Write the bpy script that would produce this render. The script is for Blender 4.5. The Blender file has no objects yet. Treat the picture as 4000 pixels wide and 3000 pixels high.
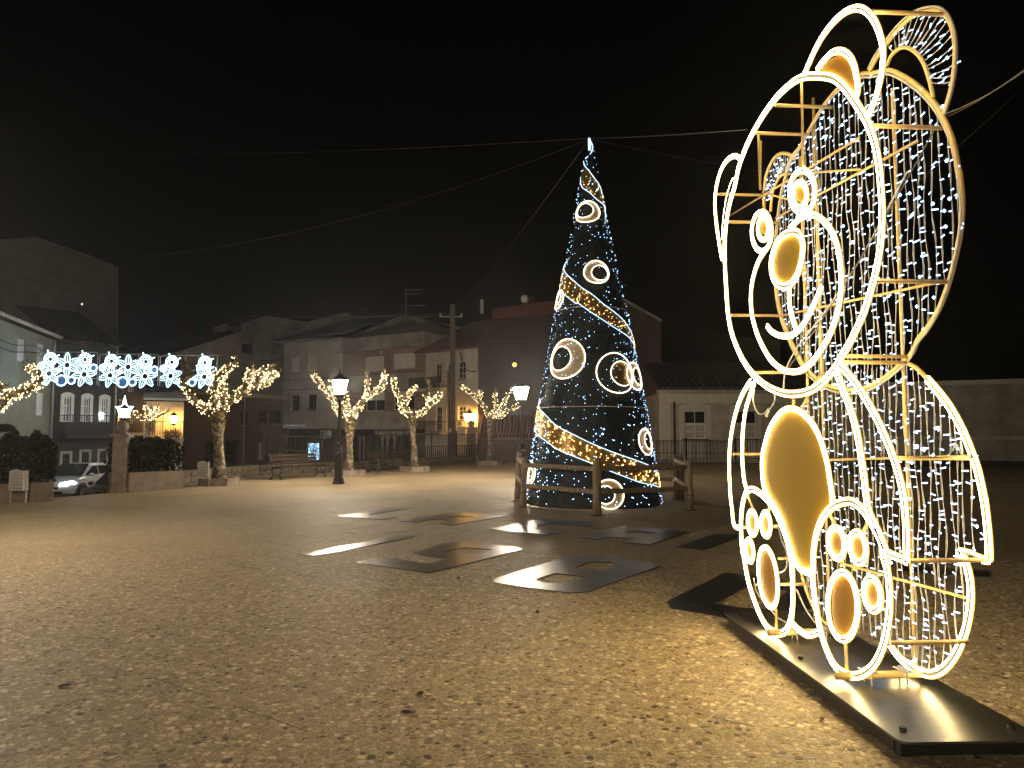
import bpy, math, random
from mathutils import Vector, Matrix
from mathutils.geometry import tessellate_polygon
random.seed(7)
SC = bpy.context.scene
COL = SC.collection
R = math.radians

# ------------------------------------------------------------------ camera
FPX = 2889.0                      # focal length in photo pixels (4000 wide)
PITCH = math.atan(200.0 / FPX)
EYE = Vector((0, 0, 1.6))
cam = bpy.data.cameras.new('camera')
cam.sensor_width = 36.0
cam.lens = 36.0 * FPX / 4000.0
cam.clip_start = 0.05
cam.clip_end = 2000
co = bpy.data.objects.new('camera', cam)
COL.objects.link(co)
co.location = EYE
co.rotation_euler = (math.pi / 2 + PITCH, 0, 0)
SC.camera = co

# ------------------------------------------------------------------ night sky
W = bpy.data.worlds.new('World')
SC.world = W
W.use_nodes = True
nt = W.node_tree
bg = nt.nodes['Background']
sky = nt.nodes.new('ShaderNodeTexSky')
sky.sky_type = 'NISHITA'
sky.sun_disc = False
sky.sun_elevation = R(-6)
sky.sun_rotation = R(200)
nt.links.new(sky.outputs[0], bg.inputs[0])
bg.inputs[1].default_value = 0.05

# ------------------------------------------------------------------ exposure
vs = SC.view_settings
vs.view_transform = 'Standard'
vs.look = 'None'
vs.exposure = 0.25
vs.gamma = 1.0
vs.use_curve_mapping = False
cy = SC.cycles
cy.use_denoising = True
try:
    cy.denoiser = 'OPENIMAGEDENOISE'
    cy.denoising_input_passes = 'RGB_ALBEDO_NORMAL'
except Exception:
    pass
cy.use_adaptive_sampling = True
cy.adaptive_threshold = 0.01
cy.adaptive_min_samples = 80
cy.max_bounces = 4
cy.diffuse_bounces = 2
cy.glossy_bounces = 3
cy.transmission_bounces = 3
cy.volume_bounces = 0
cy.sample_clamp_indirect = 4.0
cy.sample_clamp_direct = 0.0
cy.use_light_tree = True
cy.caustics_reflective = False
cy.caustics_refractive = False

# ------------------------------------------------------------------ picking points of the place
UPV = Vector((0, -math.sin(PITCH), math.cos(PITCH)))
FWD = Vector((0, math.cos(PITCH), math.sin(PITCH)))
def ray(px, py):
    return FWD + Vector(((px - 2000) / FPX, 0, 0)) + UPV * ((1500 - py) / FPX)
def gnd(px, py, z=0.0):
    d = ray(px, py)
    return EYE + d * ((z - EYE.z) / d.z)
def atY(px, py, Y):
    d = ray(px, py)
    return EYE + d * (Y / d.y)
def onplane(px, py, P, n):
    d = ray(px, py)
    return EYE + d * ((P - EYE).dot(n) / d.dot(n))

# ------------------------------------------------------------------ materials
MATS = {}
def _base(name):
    m = bpy.data.materials.new(name)
    m.use_nodes = True
    return m, m.node_tree, m.node_tree.nodes['Principled BSDF']
def pm(name, c1, c2=None, scale=3.0, rough=0.7, metal=0.0, bump=0.0, bscale=None, spec=0.5, detail=6.0):
    """painted / stone / wood surface: two colours mixed by noise plus a fine relief"""
    if name in MATS:
        return MATS[name]
    m, t, b = _base(name)
    b.inputs['Roughness'].default_value = rough
    b.inputs['Metallic'].default_value = metal
    b.inputs['Specular IOR Level'].default_value = spec
    tc = t.nodes.new('ShaderNodeTexCoord')
    if c2 is None:
        c2 = tuple(x * 0.75 for x in c1)
    nz = t.nodes.new('ShaderNodeTexNoise')
    nz.inputs['Scale'].default_value = scale
    nz.inputs['Detail'].default_value = detail
    nz.inputs['Roughness'].default_value = 0.62
    t.links.new(tc.outputs['Object'], nz.inputs['Vector'])
    rp = t.nodes.new('ShaderNodeValToRGB')
    rp.color_ramp.elements[0].position = 0.36
    rp.color_ramp.elements[1].position = 0.66
    rp.color_ramp.elements[0].color = (*c2, 1)
    rp.color_ramp.elements[1].color = (*c1, 1)
    t.links.new(nz.outputs['Fac'], rp.inputs['Fac'])
    t.links.new(rp.outputs[0], b.inputs['Base Color'])
    if bump > 0:
        n2 = t.nodes.new('ShaderNodeTexNoise')
        n2.inputs['Scale'].default_value = bscale or scale * 6
        n2.inputs['Detail'].default_value = 5
        t.links.new(tc.outputs['Object'], n2.inputs['Vector'])
        bp = t.nodes.new('ShaderNodeBump')
        bp.inputs['Strength'].default_value = bump
        bp.inputs['Distance'].default_value = 0.02
        t.links.new(n2.outputs['Fac'], bp.inputs['Height'])
        t.links.new(bp.outputs[0], b.inputs['Normal'])
    MATS[name] = m
    return m
def em(name, col, strength, base=(0.8, 0.8, 0.8)):
    """a lamp, LED or lit sign"""
    if name in MATS:
        return MATS[name]
    m, t, b = _base(name)
    b.inputs['Base Color'].default_value = (*base, 1)
    b.inputs['Roughness'].default_value = 0.4
    b.inputs['Emission Color'].default_value = (*col, 1)
    b.inputs['Emission Strength'].default_value = strength
    MATS[name] = m
    return m
def glassy(name, col, rough=0.08):
    if name in MATS:
        return MATS[name]
    m, t, b = _base(name)
    b.inputs['Base Color'].default_value = (*col, 1)
    b.inputs['Roughness'].default_value = rough
    b.inputs['Specular IOR Level'].default_value = 0.6
    MATS[name] = m
    return m

# ------------------------------------------------------------------ mesh builder
class MB:
    def __init__(s):
        s.v = []; s.f = []; s.mi = []; s.k = 0
    def add(s, vs, fs):
        o = len(s.v)
        s.v.extend([tuple(p) for p in vs])
        for f in fs:
            s.f.append(tuple(o + i for i in f)); s.mi.append(s.k)
        return s
    def box(s, x0, x1, y0, y1, z0, z1):
        vs = [(x0,y0,z0),(x1,y0,z0),(x1,y1,z0),(x0,y1,z0),(x0,y0,z1),(x1,y0,z1),(x1,y1,z1),(x0,y1,z1)]
        return s.add(vs, [(3,2,1,0),(4,5,6,7),(0,1,5,4),(1,2,6,5),(2,3,7,6),(3,0,4,7)])
    def bevbox(s, x0, x1, y0, y1, z0, z1, b=0.02):
        """box with chamfered vertical and top edges"""
        def ring(e, z):
            return [(x0+e+b*0,y0+e+b,z),(x0+e+b,y0+e,z),(x1-e-b,y0+e,z),(x1-e,y0+e+b,z),(x1-e,y1-e-b,z),(x1-e-b,y1-e,z),(x0+e+b,y1-e,z),(x0+e,y1-e-b,z)]
        r = ring(0, z0) + ring(0, z1 - b) + ring(b * 0.8, z1)
        fs = [tuple(range(7, -1, -1)), tuple(range(16, 24))]
        for k in range(2):
            for i in range(8):
                j = (i + 1) % 8
                fs.append((k*8+i, k*8+j, k*8+8+j, k*8+8+i))
        return s.add(r, fs)
    def obox(s, a, b, w, h, up=Vector((0, 0, 1))):
        """a bar of section w x h from a to b"""
        a = Vector(a); b = Vector(b); d = (b - a).normalized()
        if abs(d.dot(up)) > 0.95: up = Vector((0, 1, 0))
        x = d.cross(up).normalized(); y = x.cross(d).normalized()
        vs = []
        for p in (a, b):
            for (i, j) in ((-1,-1),(1,-1),(1,1),(-1,1)):
                vs.append(p + x * (i * w / 2) + y * (j * h / 2))
        return s.add(vs, [(0,1,2,3),(7,6,5,4),(0,4,5,1),(1,5,6,2),(2,6,7,3),(3,7,4,0)])
    def tube(s, pts, r, n=6, closed=False, cap=True):
        P = [Vector(p) for p in pts]; N = len(P)
        if N < 2: return s
        rr = r if isinstance(r, (list, tuple)) else [r] * N
        T = []
        for i in range(N):
            if closed: t = P[(i + 1) % N] - P[i - 1]
            else: t = P[min(i + 1, N - 1)] - P[max(i - 1, 0)]
            T.append(t.normalized() if t.length > 1e-9 else Vector((0, 0, 1)))
        up = Vector((0, 0, 1)) if abs(T[0].z) < 0.9 else Vector((1, 0, 0))
        x = T[0].cross(up).normalized()
        vs = []
        for i in range(N):
            x = x - T[i] * x.dot(T[i])
            x = x.normalized() if x.length > 1e-6 else T[i].orthogonal().normalized()
            y = T[i].cross(x)
            for k in range(n):
                a = 2 * math.pi * k / n
                vs.append(P[i] + (x * math.cos(a) + y * math.sin(a)) * rr[i])
        fs = []
        for i in range(N if closed else N - 1):
            j = (i + 1) % N
            for k in range(n):
                l = (k + 1) % n
                fs.append((i*n+k, i*n+l, j*n+l, j*n+k))
        if not closed and cap:
            fs.append(tuple(range(n - 1, -1, -1)))
            fs.append(tuple((N - 1) * n + k for k in range(n)))
        return s.add(vs, fs)
    def lathe(s, prof, c=(0, 0, 0), n=12, ax=None):
        """prof: list of (radius, height) turned about z at c"""
        c = Vector(c); vs = []; fs = []
        for (r, z) in prof:
            for k in range(n):
                a = 2 * math.pi * (k + 0.5) / n
                vs.append(c + Vector((r * math.cos(a), r * math.sin(a), z)))
        for i in range(len(prof) - 1):
            for k in range(n):
                l = (k + 1) % n
                fs.append((i*n+k, i*n+l, (i+1)*n+l, (i+1)*n+k))
        fs.append(tuple(range(n - 1, -1, -1)))
        fs.append(tuple((len(prof) - 1) * n + k for k in range(n)))
        return s.add(vs, fs)
    def ball(s, c, r, n=10, m=6, sq=1.0):
        prof = []
        for i in range(m + 1):
            a = -math.pi / 2 + math.pi * i / m
            prof.append((max(r * math.cos(a), r * 0.02), r * sq * math.sin(a)))
        return s.lathe(prof, c, n)
    def octa(s, c, r):
        x, y, z = c
        return s.add([(x+r,y,z),(x-r,y,z),(x,y+r,z),(x,y-r,z),(x,y,z+r),(x,y,z-r)],
                     [(0,2,4),(2,1,4),(1,3,4),(3,0,4),(2,0,5),(1,2,5),(3,1,5),(0,3,5)])
    def tetra(s, c, r):
        x, y, z = c; q = r * 0.94
        return s.add([(x,y,z+r),(x+q,y,z-r/3),(x-q/2,y+q*.87,z-r/3),(x-q/2,y-q*.87,z-r/3)],
                     [(0,1,2),(0,2,3),(0,3,1),(3,2,1)])
    def prism(s, poly, vec):
        """poly: coplanar 3D points, pushed along vec"""
        n = len(poly); v = Vector(vec)
        a = [Vector(p) for p in poly]
        vs = a + [p + v for p in a]
        fs = [tuple(range(n - 1, -1, -1)), tuple(range(n, 2 * n))]
        for i in range(n):
            j = (i + 1) % n
            fs.append((i, j, n + j, n + i))
        return s.add(vs, fs)
    def plate(s, outer, holes, vec):
        """flat plate with holes, thickness vec"""
        v = Vector(vec)
        loops = [[Vector(p) for p in outer]] + [[Vector(p) for p in h] for h in holes]
        tri = tessellate_polygon(loops)
        flat = [p for l in loops for p in l]; n = len(flat)
        fs = []
        for t in tri:
            fs.append(tuple(t)); fs.append(tuple(n + i for i in reversed(t)))
        o = 0
        for l in loops:
            m = len(l)
            for i in range(m):
                j = (i + 1) % m
                fs.append((o + i, o + j, n + o + j, n + o + i))
            o += m
        return s.add(flat + [p + v for p in flat], fs)
    def quad(s, a, b, c, d):
        return s.add([a, b, c, d], [(0, 1, 2, 3)])
    def mesh(s, name, mat, smooth=False):
        me = bpy.data.meshes.new(name)
        me.from_pydata(s.v, [], s.f)
        for m in (mat if isinstance(mat, (list, tuple)) else [mat]):
            me.materials.append(m)
        if isinstance(mat, (list, tuple)):
            me.polygons.foreach_set('material_index', s.mi)
        if smooth:
            me.polygons.foreach_set('use_smooth', [True] * len(me.polygons))
        me.update()
        return me
    def build(s, name, mat, parent=None, smooth=False, loc=None):
        o = bpy.data.objects.new(name, s.mesh(name, mat, smooth))
        COL.objects.link(o)
        if parent is not None: o.parent = parent
        if loc is not None: o.location = loc
        return o
def fixn(o):
    """outward normals, for closed shapes whose winding is mixed"""
    import bmesh
    bm = bmesh.new(); bm.from_mesh(o.data)
    bmesh.ops.recalc_face_normals(bm, faces=bm.faces)
    bm.to_mesh(o.data); bm.free()
    return o
def inst(name, me, parent=None, loc=(0, 0, 0), rot=(0, 0, 0), scale=None):
    o = bpy.data.objects.new(name, me)
    COL.objects.link(o)
    if parent is not None: o.parent = parent
    o.location = loc; o.rotation_euler = rot
    if scale: o.scale = scale
    return o
def tag(o, label, cat, group=None):
    o['label'] = label; o['category'] = cat
    if group: o['group'] = group
    return o
def thing(name, label, cat, loc=(0, 0, 0), rz=0.0, group=None):
    o = bpy.data.objects.new(name, None)
    COL.objects.link(o)
    o.location = loc; o.rotation_euler = (0, 0, rz)
    return tag(o, label, cat, group)
def struct(o):
    o['kind'] = 'structure'; return o
def stuff(o):
    o['kind'] = 'stuff'; return o
def smooth_path(pts, per=6, closed=False):
    """Catmull-Rom through the given points"""
    P = [Vector(p) for p in pts]; n = len(P); out = []
    rng = n if closed else n - 1
    for i in range(rng):
        if closed:
            p0, p1, p2, p3 = P[i-1], P[i], P[(i+1) % n], P[(i+2) % n]
        else:
            p0, p1, p2, p3 = P[max(i-1, 0)], P[i], P[i+1], P[min(i+2, n-1)]
        for k in range(per):
            t = k / per; t2 = t * t; t3 = t2 * t
            out.append(0.5 * ((2*p1) + (p2-p0)*t + (2*p0-5*p1+4*p2-p3)*t2 + (3*p1-p0-3*p2+p3)*t3))
    if not closed: out.append(P[-1])
    return out
def lerp(a, b, t): return a + (b - a) * t

# ------------------------------------------------------------------ shared materials
M_ASPH = pm('asphalt', (0.045, 0.043, 0.042), (0.03, 0.03, 0.03), 9, 0.75, bump=0.3)
M_GRAN = pm('granite', (0.30, 0.25, 0.20), (0.16, 0.13, 0.10), 5, 0.85, bump=0.5)
M_GRAND = pm('granite_dark', (0.16, 0.14, 0.125), (0.08, 0.07, 0.06), 4, 0.85, bump=0.5)
M_IRON = pm('cast_iron', (0.02, 0.02, 0.021), (0.012, 0.012, 0.012), 12, 0.45, 0.3, bump=0.15)
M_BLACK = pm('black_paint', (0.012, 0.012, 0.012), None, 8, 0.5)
M_WHITE = pm('white_paint', (0.72, 0.71, 0.68), (0.55, 0.54, 0.52), 5, 0.55)
M_CREAM = pm('cream_render', (0.70, 0.66, 0.57), (0.52, 0.48, 0.41), 1.3, 0.9, bump=0.2, bscale=40)
M_GLASS = glassy('window_glass', (0.02, 0.022, 0.025))
M_TILE = pm('roof_tile', (0.22, 0.09, 0.055), (0.10, 0.05, 0.035), 4, 0.85, bump=0.4)
M_WOOD = pm('bench_wood', (0.045, 0.032, 0.025), (0.022, 0.016, 0.012), 9, 0.95, bump=0.3, spec=0.0)
M_ZINC = pm('zinc_pipe', (0.42, 0.43, 0.43), (0.28, 0.28, 0.28), 6, 0.45, 0.3)
# ================================================================== SETTING
ROADZ = -1.08
b = MB(); b.quad((-400,-300,ROADZ), (400,-300,ROADZ), (400,700,ROADZ), (-400,700,ROADZ))
struct(b.build('ground', M_ASPH))

# plaza edge, walked from the left front round the back to the right
def E2(px, py):
    p = gnd(px, py); return (p.x, p.y)
EDGE = [(-40, 15.5), E2(-30, 1962), E2(330, 1934), E2(470, 1922), E2(700, 1893), E2(1012, 1860),
        E2(1440, 1838), E2(1861, 1808), (8, 41.6), (30, 41.6), (45, 41), (45, -20), (-40, -20)]
PTOP = 0.0
def terrazzo(name, scale):
    """cast stone floor of flat broken chips in mortar"""
    m, t, bs = _base(name)
    tc = t.nodes.new('ShaderNodeTexCoord')
    mp = t.nodes.new('ShaderNodeMapping')
    mp.inputs['Scale'].default_value = (scale, scale, 0.001)
    t.links.new(tc.outputs['Object'], mp.inputs['Vector'])
    # wobble so the chips are not regular
    nz = t.nodes.new('ShaderNodeTexNoise'); nz.inputs['Scale'].default_value = 0.8
    t.links.new(mp.outputs[0], nz.inputs['Vector'])
    ad = t.nodes.new('ShaderNodeVectorMath'); ad.operation = 'MULTIPLY_ADD'
    ad.inputs[1].default_value = (0.5, 0.5, 0)
    t.links.new(nz.outputs['Color'], ad.inputs[0]); t.links.new(mp.outputs[0], ad.inputs[2])
    v = t.nodes.new('ShaderNodeTexVoronoi'); v.voronoi_dimensions = '2D'
    t.links.new(ad.outputs[0], v.inputs['Vector'])
    e = t.nodes.new('ShaderNodeTexVoronoi'); e.voronoi_dimensions = '2D'; e.feature = 'DISTANCE_TO_EDGE'
    t.links.new(ad.outputs[0], e.inputs['Vector'])
    rp = t.nodes.new('ShaderNodeValToRGB')
    cr = rp.color_ramp; cr.interpolation = 'CONSTANT'
    for i, (p, c) in enumerate(CHIPS_RAMP):
        el = cr.elements[i] if i < 2 else cr.elements.new(p)
        el.position = p; el.color = (*c, 1)
    sp = t.nodes.new('ShaderNodeSeparateColor')
    t.links.new(v.outputs['Color'], sp.inputs[0]); t.links.new(sp.outputs[0], rp.inputs['Fac'])
    mx = t.nodes.new('ShaderNodeMix'); mx.data_type = 'RGBA'
    er = t.nodes.new('ShaderNodeMapRange'); er.inputs['From Min'].default_value = 0.06; er.inputs['From Max'].default_value = 0.16
    t.links.new(e.outputs['Distance'], er.inputs['Value'])
    t.links.new(er.outputs[0], mx.inputs['Factor'])
    mx.inputs['A'].default_value = (*MORTAR, 1)
    t.links.new(rp.outputs[0], mx.inputs['B'])
    # wide stains
    st = t.nodes.new('ShaderNodeTexNoise'); st.inputs['Scale'].default_value = 0.35; st.inputs['Detail'].default_value = 6
    t.links.new(tc.outputs['Object'], st.inputs['Vector'])
    sr = t.nodes.new('ShaderNodeMapRange'); sr.inputs['From Min'].default_value = 0.3; sr.inputs['From Max'].default_value = 0.7
    sr.inputs['To Min'].default_value = 0.78; sr.inputs['To Max'].default_value = 1.08
    t.links.new(st.outputs['Fac'], sr.inputs['Value'])
    mu = t.nodes.new('ShaderNodeMix'); mu.data_type = 'RGBA'; mu.blend_type = 'MULTIPLY'; mu.inputs['Factor'].default_value = 1
    t.links.new(mx.outputs['Result'], mu.inputs['A'])
    # patchy mix of the cast: lighter and darker batches of chips
    s2 = t.nodes.new('ShaderNodeTexNoise'); s2.inputs['Scale'].default_value = 7.0; s2.inputs['Detail'].default_value = 9; s2.inputs['Roughness'].default_value = 0.75
    t.links.new(tc.outputs['Object'], s2.inputs['Vector'])
    s3 = t.nodes.new('ShaderNodeMapRange'); s3.inputs['From Min'].default_value = 0.3; s3.inputs['From Max'].default_value = 0.7
    s3.inputs['To Min'].default_value = 0.70; s3.inputs['To Max'].default_value = 1.30
    t.links.new(s2.outputs['Fac'], s3.inputs['Value'])
    sm_ = t.nodes.new('ShaderNodeMath'); sm_.operation = 'MULTIPLY'
    t.links.new(sr.outputs[0], sm_.inputs[0]); t.links.new(s3.outputs[0], sm_.inputs[1])
    cc = t.nodes.new('ShaderNodeCombineColor')
    for k in range(3): t.links.new(sm_.outputs[0], cc.inputs[k])
    t.links.new(cc.outputs[0], mu.inputs['B'])
    t.links.new(mu.outputs['Result'], bs.inputs['Base Color'])
    bs.inputs['Roughness'].default_value = 0.62
    bs.inputs['Specular IOR Level'].default_value = 0.35
    bp = t.nodes.new('ShaderNodeBump'); bp.inputs['Strength'].default_value = 0.5; bp.inputs['Distance'].default_value = 0.004
    t.links.new(er.outputs[0], bp.inputs['Height']); t.links.new(bp.outputs[0], bs.inputs['Normal'])
    return m
MORTAR = (0.33, 0.26, 0.16)
CHIPS_RAMP = [(0.0, (0.06, 0.048, 0.035)), (0.05, (0.17, 0.13, 0.08)), (0.22, (0.27, 0.205, 0.12)), (0.42, (0.38, 0.295, 0.18)),
              (0.58, (0.29, 0.24, 0.175)), (0.70, (0.50, 0.40, 0.255)), (0.88, (0.64, 0.53, 0.36))]
M_TERR = terrazzo('terrazzo', 22.0)
b = MB(); b.prism([(x, y, -1.6) for (x, y) in EDGE], (0, 0, 1.6 + PTOP))
plaza = struct(fixn(b.build('plaza_pavement', M_TERR)))

# ---- the chips near enough to be told apart, as flat stones bedded in the mortar
def chip_mat():
    m, t, bs = _base('stone_chip')
    at = t.nodes.new('ShaderNodeAttribute'); at.attribute_name = 'chip'
    nz = t.nodes.new('ShaderNodeTexNoise'); nz.inputs['Scale'].default_value = 120; nz.inputs['Detail'].default_value = 4
    tc = t.nodes.new('ShaderNodeTexCoord'); t.links.new(tc.outputs['Object'], nz.inputs['Vector'])
    mr = t.nodes.new('ShaderNodeMapRange'); mr.inputs['To Min'].default_value = 0.72; mr.inputs['To Max'].default_value = 1.2
    t.links.new(nz.outputs['Fac'], mr.inputs['Value'])
    mu = t.nodes.new('ShaderNodeVectorMath'); mu.operation = 'SCALE'
    t.links.new(at.outputs['Color'], mu.inputs[0]); t.links.new(mr.outputs[0], mu.inputs['Scale'])
    t.links.new(mu.outputs[0], bs.inputs['Base Color'])
    bs.inputs['Roughness'].default_value = 0.58; bs.inputs['Specular IOR Level'].default_value = 0.35
    return m
M_CHIP = chip_mat()
def chip_colour(rnd):
    u = rnd.random(); c = CHIPS_RAMP[0][1]
    for (p, k) in CHIPS_RAMP:
        if u >= p: c = k
    j = 0.88 + 0.24 * rnd.random()
    return (c[0] * j, c[1] * j, c[2] * j, 1.0)
def make_chips():
    rnd = random.Random(3)
    g = 0.045
    y0, y1 = 3.2, 10.6
    sites = {}
    def site(i, j):
        k = (i, j)
        if k not in sites:
            sites[k] = ((i + 0.08 + 0.84 * rnd.random()) * g, (j + 0.08 + 0.84 * rnd.random()) * g)
        return sites[k]
    offs = [(a, c) for a in range(-2, 3) for c in range(-2, 3) if (a or c)]
    offs.sort(key=lambda q: q[0]**2 + q[1]**2)
    cells = []
    for j in range(int(y0 / g), int(y1 / g)):
        Y = j * g
        xw = Y * 0.715 + 0.15
        for i in range(int(-xw / g), int(xw / g)):
            if (i * 7 + j * 13) % 1 and False: continue
            sx, sy = site(i, j)
            if rnd.random() < 0.14 + 0.80 * (max(0, Y - 3.2) / 7.4) ** 2.5: continue      # gaps of bare mortar, more the further away
            poly = [(-g*1.3, -g*1.3), (g*1.3, -g*1.3), (g*1.3, g*1.3), (-g*1.3, g*1.3)]
            for (a, c) in offs:
                ox, oy = site(i + a, j + c)
                dx, dy = ox - sx, oy - sy
                lim = (dx*dx + dy*dy) * 0.5
                if lim > 0.5 * (g * 2.4) ** 2: continue
                new = []
                n = len(poly)
                for q in range(n):
                    p, r = poly[q], poly[(q + 1) % n]
                    dp = p[0]*dx + p[1]*dy - lim; dr = r[0]*dx + r[1]*dy - lim
                    if dp <= 0: new.append(p)
                    if (dp < 0 < dr) or (dr < 0 < dp):
                        tt = dp / (dp - dr)
                        new.append((p[0] + (r[0]-p[0])*tt, p[1] + (r[1]-p[1])*tt))
                poly = new
                if len(poly) < 3: break
            if len(poly) < 3: continue
            cx = sum(p[0] for p in poly) / len(poly); cyy = sum(p[1] for p in poly) / len(poly)
            sc = 0.50 + 0.42 * rnd.random()
            # worn corners: every corner is cut, then the chip is shrunk off its neighbours and stretched a little
            n = len(poly); cut = []
            for q in range(n):
                p, a_, c_ = poly[q], poly[q-1], poly[(q+1) % n]
                cut.append((p[0] + (a_[0]-p[0])*.22, p[1] + (a_[1]-p[1])*.22)); cut.append((p[0] + (c_[0]-p[0])*.22, p[1] + (c_[1]-p[1])*.22))
            an = rnd.random() * 3.14; ca, sa = math.cos(an), math.sin(an); k1, k2 = sc, sc * (0.62 + 0.38 * rnd.random())
            poly = []
            for p in cut:
                x_, y_ = p[0]-cx, p[1]-cyy; u_, v_ = (x_*ca + y_*sa)*k1, (-x_*sa + y_*ca)*k2
                poly.append((cx + u_*ca - v_*sa, cyy + u_*sa + v_*ca))
            cells.append((sx, sy, poly, chip_colour(rnd)))
    return cells
def chip_geo(cells, rnd):
    vs = []; fs = []; cols = []
    for (sx, sy, poly, col) in cells:
        h = 0.0008 + 0.0007 * rnd.random(); o = len(vs); n = len(poly)
        tx, ty = (rnd.random() - 0.5) * 0.02, (rnd.random() - 0.5) * 0.02
        for p in poly: vs.append((sx + p[0], sy + p[1], 0.0))
        for p in poly: vs.append((sx + p[0]*0.93, sy + p[1]*0.93, h + p[0]*tx + p[1]*ty))
        fs.append(tuple(range(o + n, o + 2*n))); cols.append(col)
        for i in range(n):
            k = (i + 1) % n
            fs.append((o+i, o+k, o+n+k, o+n+i)); cols.append(col)
    return vs, fs, cols
def chip_mesh(name, cells, rnd):
    vs, fs, cols = chip_geo(cells, rnd)
    me = bpy.data.meshes.new(name); me.from_pydata(vs, [], fs)
    a = me.attributes.new('chip', 'FLOAT_COLOR', 'FACE')
    a.data.foreach_set('color', [x for c in cols for x in c])
    me.materials.append(M_CHIP); me.update()
    return me
_c = make_chips()
def in_view(c):
    v = Vector((c[0], c[1], 0)) - EYE
    w = v.dot(FWD); X = v.x / w * FPX; Y = -v.dot(UPV) / w * FPX
    return abs(X) < 2000 and Y < 1490
_c.sort(key=lambda c: (0 if in_view(c) else 1, c[0]**2 + c[1]**2))
_r = random.Random(5)
for c in _c[:300]:
    me = chip_mesh('stone', [(0, 0, c[2], c[3])], _r)
    inst('stone', me, plaza, (c[0], c[1], PTOP))
o = bpy.data.objects.new('stone_chips', chip_mesh('stone_chips', _c[300:], _r)); COL.objects.link(o)
o.parent = plaza; stuff(o)

# long mortar seams of the cast slabs, two directions
b = MB()
sd = (gnd(2212, 2480).xy - gnd(1260, 2860).xy).normalized(); sn = Vector((-sd.y, sd.x))
o0 = gnd(1500, 2750).xy
for k in range(-9, 14):
    q = o0 + sn * (k * 0.82)
    a = q - sd * 9; c = q + sd * 12
    b.obox((a.x, a.y, -0.0015), (c.x, c.y, -0.0015), 0.016, 0.006)
o = b.build('slab_seam', pm('mortar_seam', (0.46, 0.37, 0.23), (0.30, 0.24, 0.15), 6, 0.8), plaza); stuff(o)
b = MB(); jd = (gnd(1602, 2996).xy - gnd(1194, 2855).xy).normalized(); jn = Vector((-jd.y, jd.x))
for k in range(-7, 8):
    q = gnd(1400, 2925).xy + jn * (k * 1.45)
    for m_ in range(-6, 9):
        a = q + jd * (m_ * 1.1 + 0.3 * random.random()); c = a + jd * (0.25 + 0.5 * random.random())
        b.obox((a.x, a.y, -0.002), (c.x, c.y, -0.002), 0.006, 0.0068)
stuff(b.build('open_joint', M_BLACK, plaza))

# ---- flat metal letters and figures let into the paving
M_PLATE = None
def plate_mat():
    m, t, bs = _base('floor_plate')
    bs.inputs['Base Color'].default_value = (0.085, 0.088, 0.10, 1)
    bs.inputs['Metallic'].default_value = 0.75
    tc = t.nodes.new('ShaderNodeTexCoord')
    nz = t.nodes.new('ShaderNodeTexNoise'); nz.inputs['Scale'].default_value = 2.2; nz.inputs['Detail'].default_value = 3
    t.links.new(tc.outputs['Object'], nz.inputs['Vector'])
    mr = t.nodes.new('ShaderNodeMapRange'); mr.inputs['To Min'].default_value = 0.24; mr.inputs['To Max'].default_value = 0.42
    t.links.new(nz.outputs['Fac'], mr.inputs['Value']); t.links.new(mr.outputs[0], bs.inputs['Roughness'])
    return m
M_PLATE = plate_mat()
Z1 = lambda x, y: gnd(1150 + x / 2.458, 1960 + y / 2.458)
Z2 = lambda x, y: gnd(1850 + x / 2.011, 1980 + y / 2.011)
Z4 = lambda x, y: gnd(2600 + x / 1.58, 2100 + y / 1.58)
Z5 = lambda x, y: gnd(3300 + x / 3.16, 1900 + y / 3.16)
def floor_plate(zf, outer, holes, label):
    O = [zf(*p) for p in outer]
    c = sum(O, Vector()) / len(O)
    H = [[zf(*p) - c for p in h] for h in holes]
    b = MB(); b.plate([p - c for p in O], H, (0, 0, 0.006))
    o = fixn(b.build('floor_letter', M_PLATE, loc=(c.x, c.y, 0.004)))
    tag(o, label, 'floor letter', 'flat metal letters and figures in the paving')
floor_plate(Z1, [(425,138),(975,58),(1115,68),(715,128),(990,153),(850,177),(640,158),(505,152)], [], 'flat metal letter L in the paving, farthest left of the far row')
floor_plate(Z1, [(1015,190),(1310,143),(1570,102),(2030,141),(1640,207),(1510,232),(1400,215),(1480,192),(1430,174),(1320,172),(1180,201)],
            [[(1470,152),(1600,138),(1735,150),(1640,162)]], 'flat metal letter A in the paving, second from left in the far row')
floor_plate(Z1, [(40,510),(960,330),(1080,326),(1150,336),(1060,360),(190,530)], [], 'long flat metal figure 1 in the paving, left of the figure 9')
floor_plate(Z1, [(595,590),(1290,688),(1900,540),(2180,465),(2150,443),(1640,388),(1440,405),(1140,500),(1465,555),(1270,605),(860,545),(800,545)],
            [[(1450,482),(1640,444),(1900,466),(1700,507)]], 'flat metal figure 9 in the paving, between the figures 1 and 8')
floor_plate(Z2, [(125,180),(325,140),(440,115),(540,98),(940,130),(920,158),(600,134),(500,150),(490,180),(700,205),(560,225),(360,205)], [],
            'flat metal letter C reflecting blue light, in front of the cone tree')
floor_plate(Z2, [(810,242),(1170,152),(1450,175),(1710,198),(1380,300),(1170,285),(1260,255),(1060,240),(980,262)],
            [[(1180,208),(1270,190),(1435,205),(1380,225)]], 'flat metal letter A with one square opening, right of the blue letter C')
floor_plate(Z2, [(1590,320),(1900,212),(2110,228),(1810,340)], [], 'dark flat bar letter in the paving just left of the lit bear')
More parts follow.
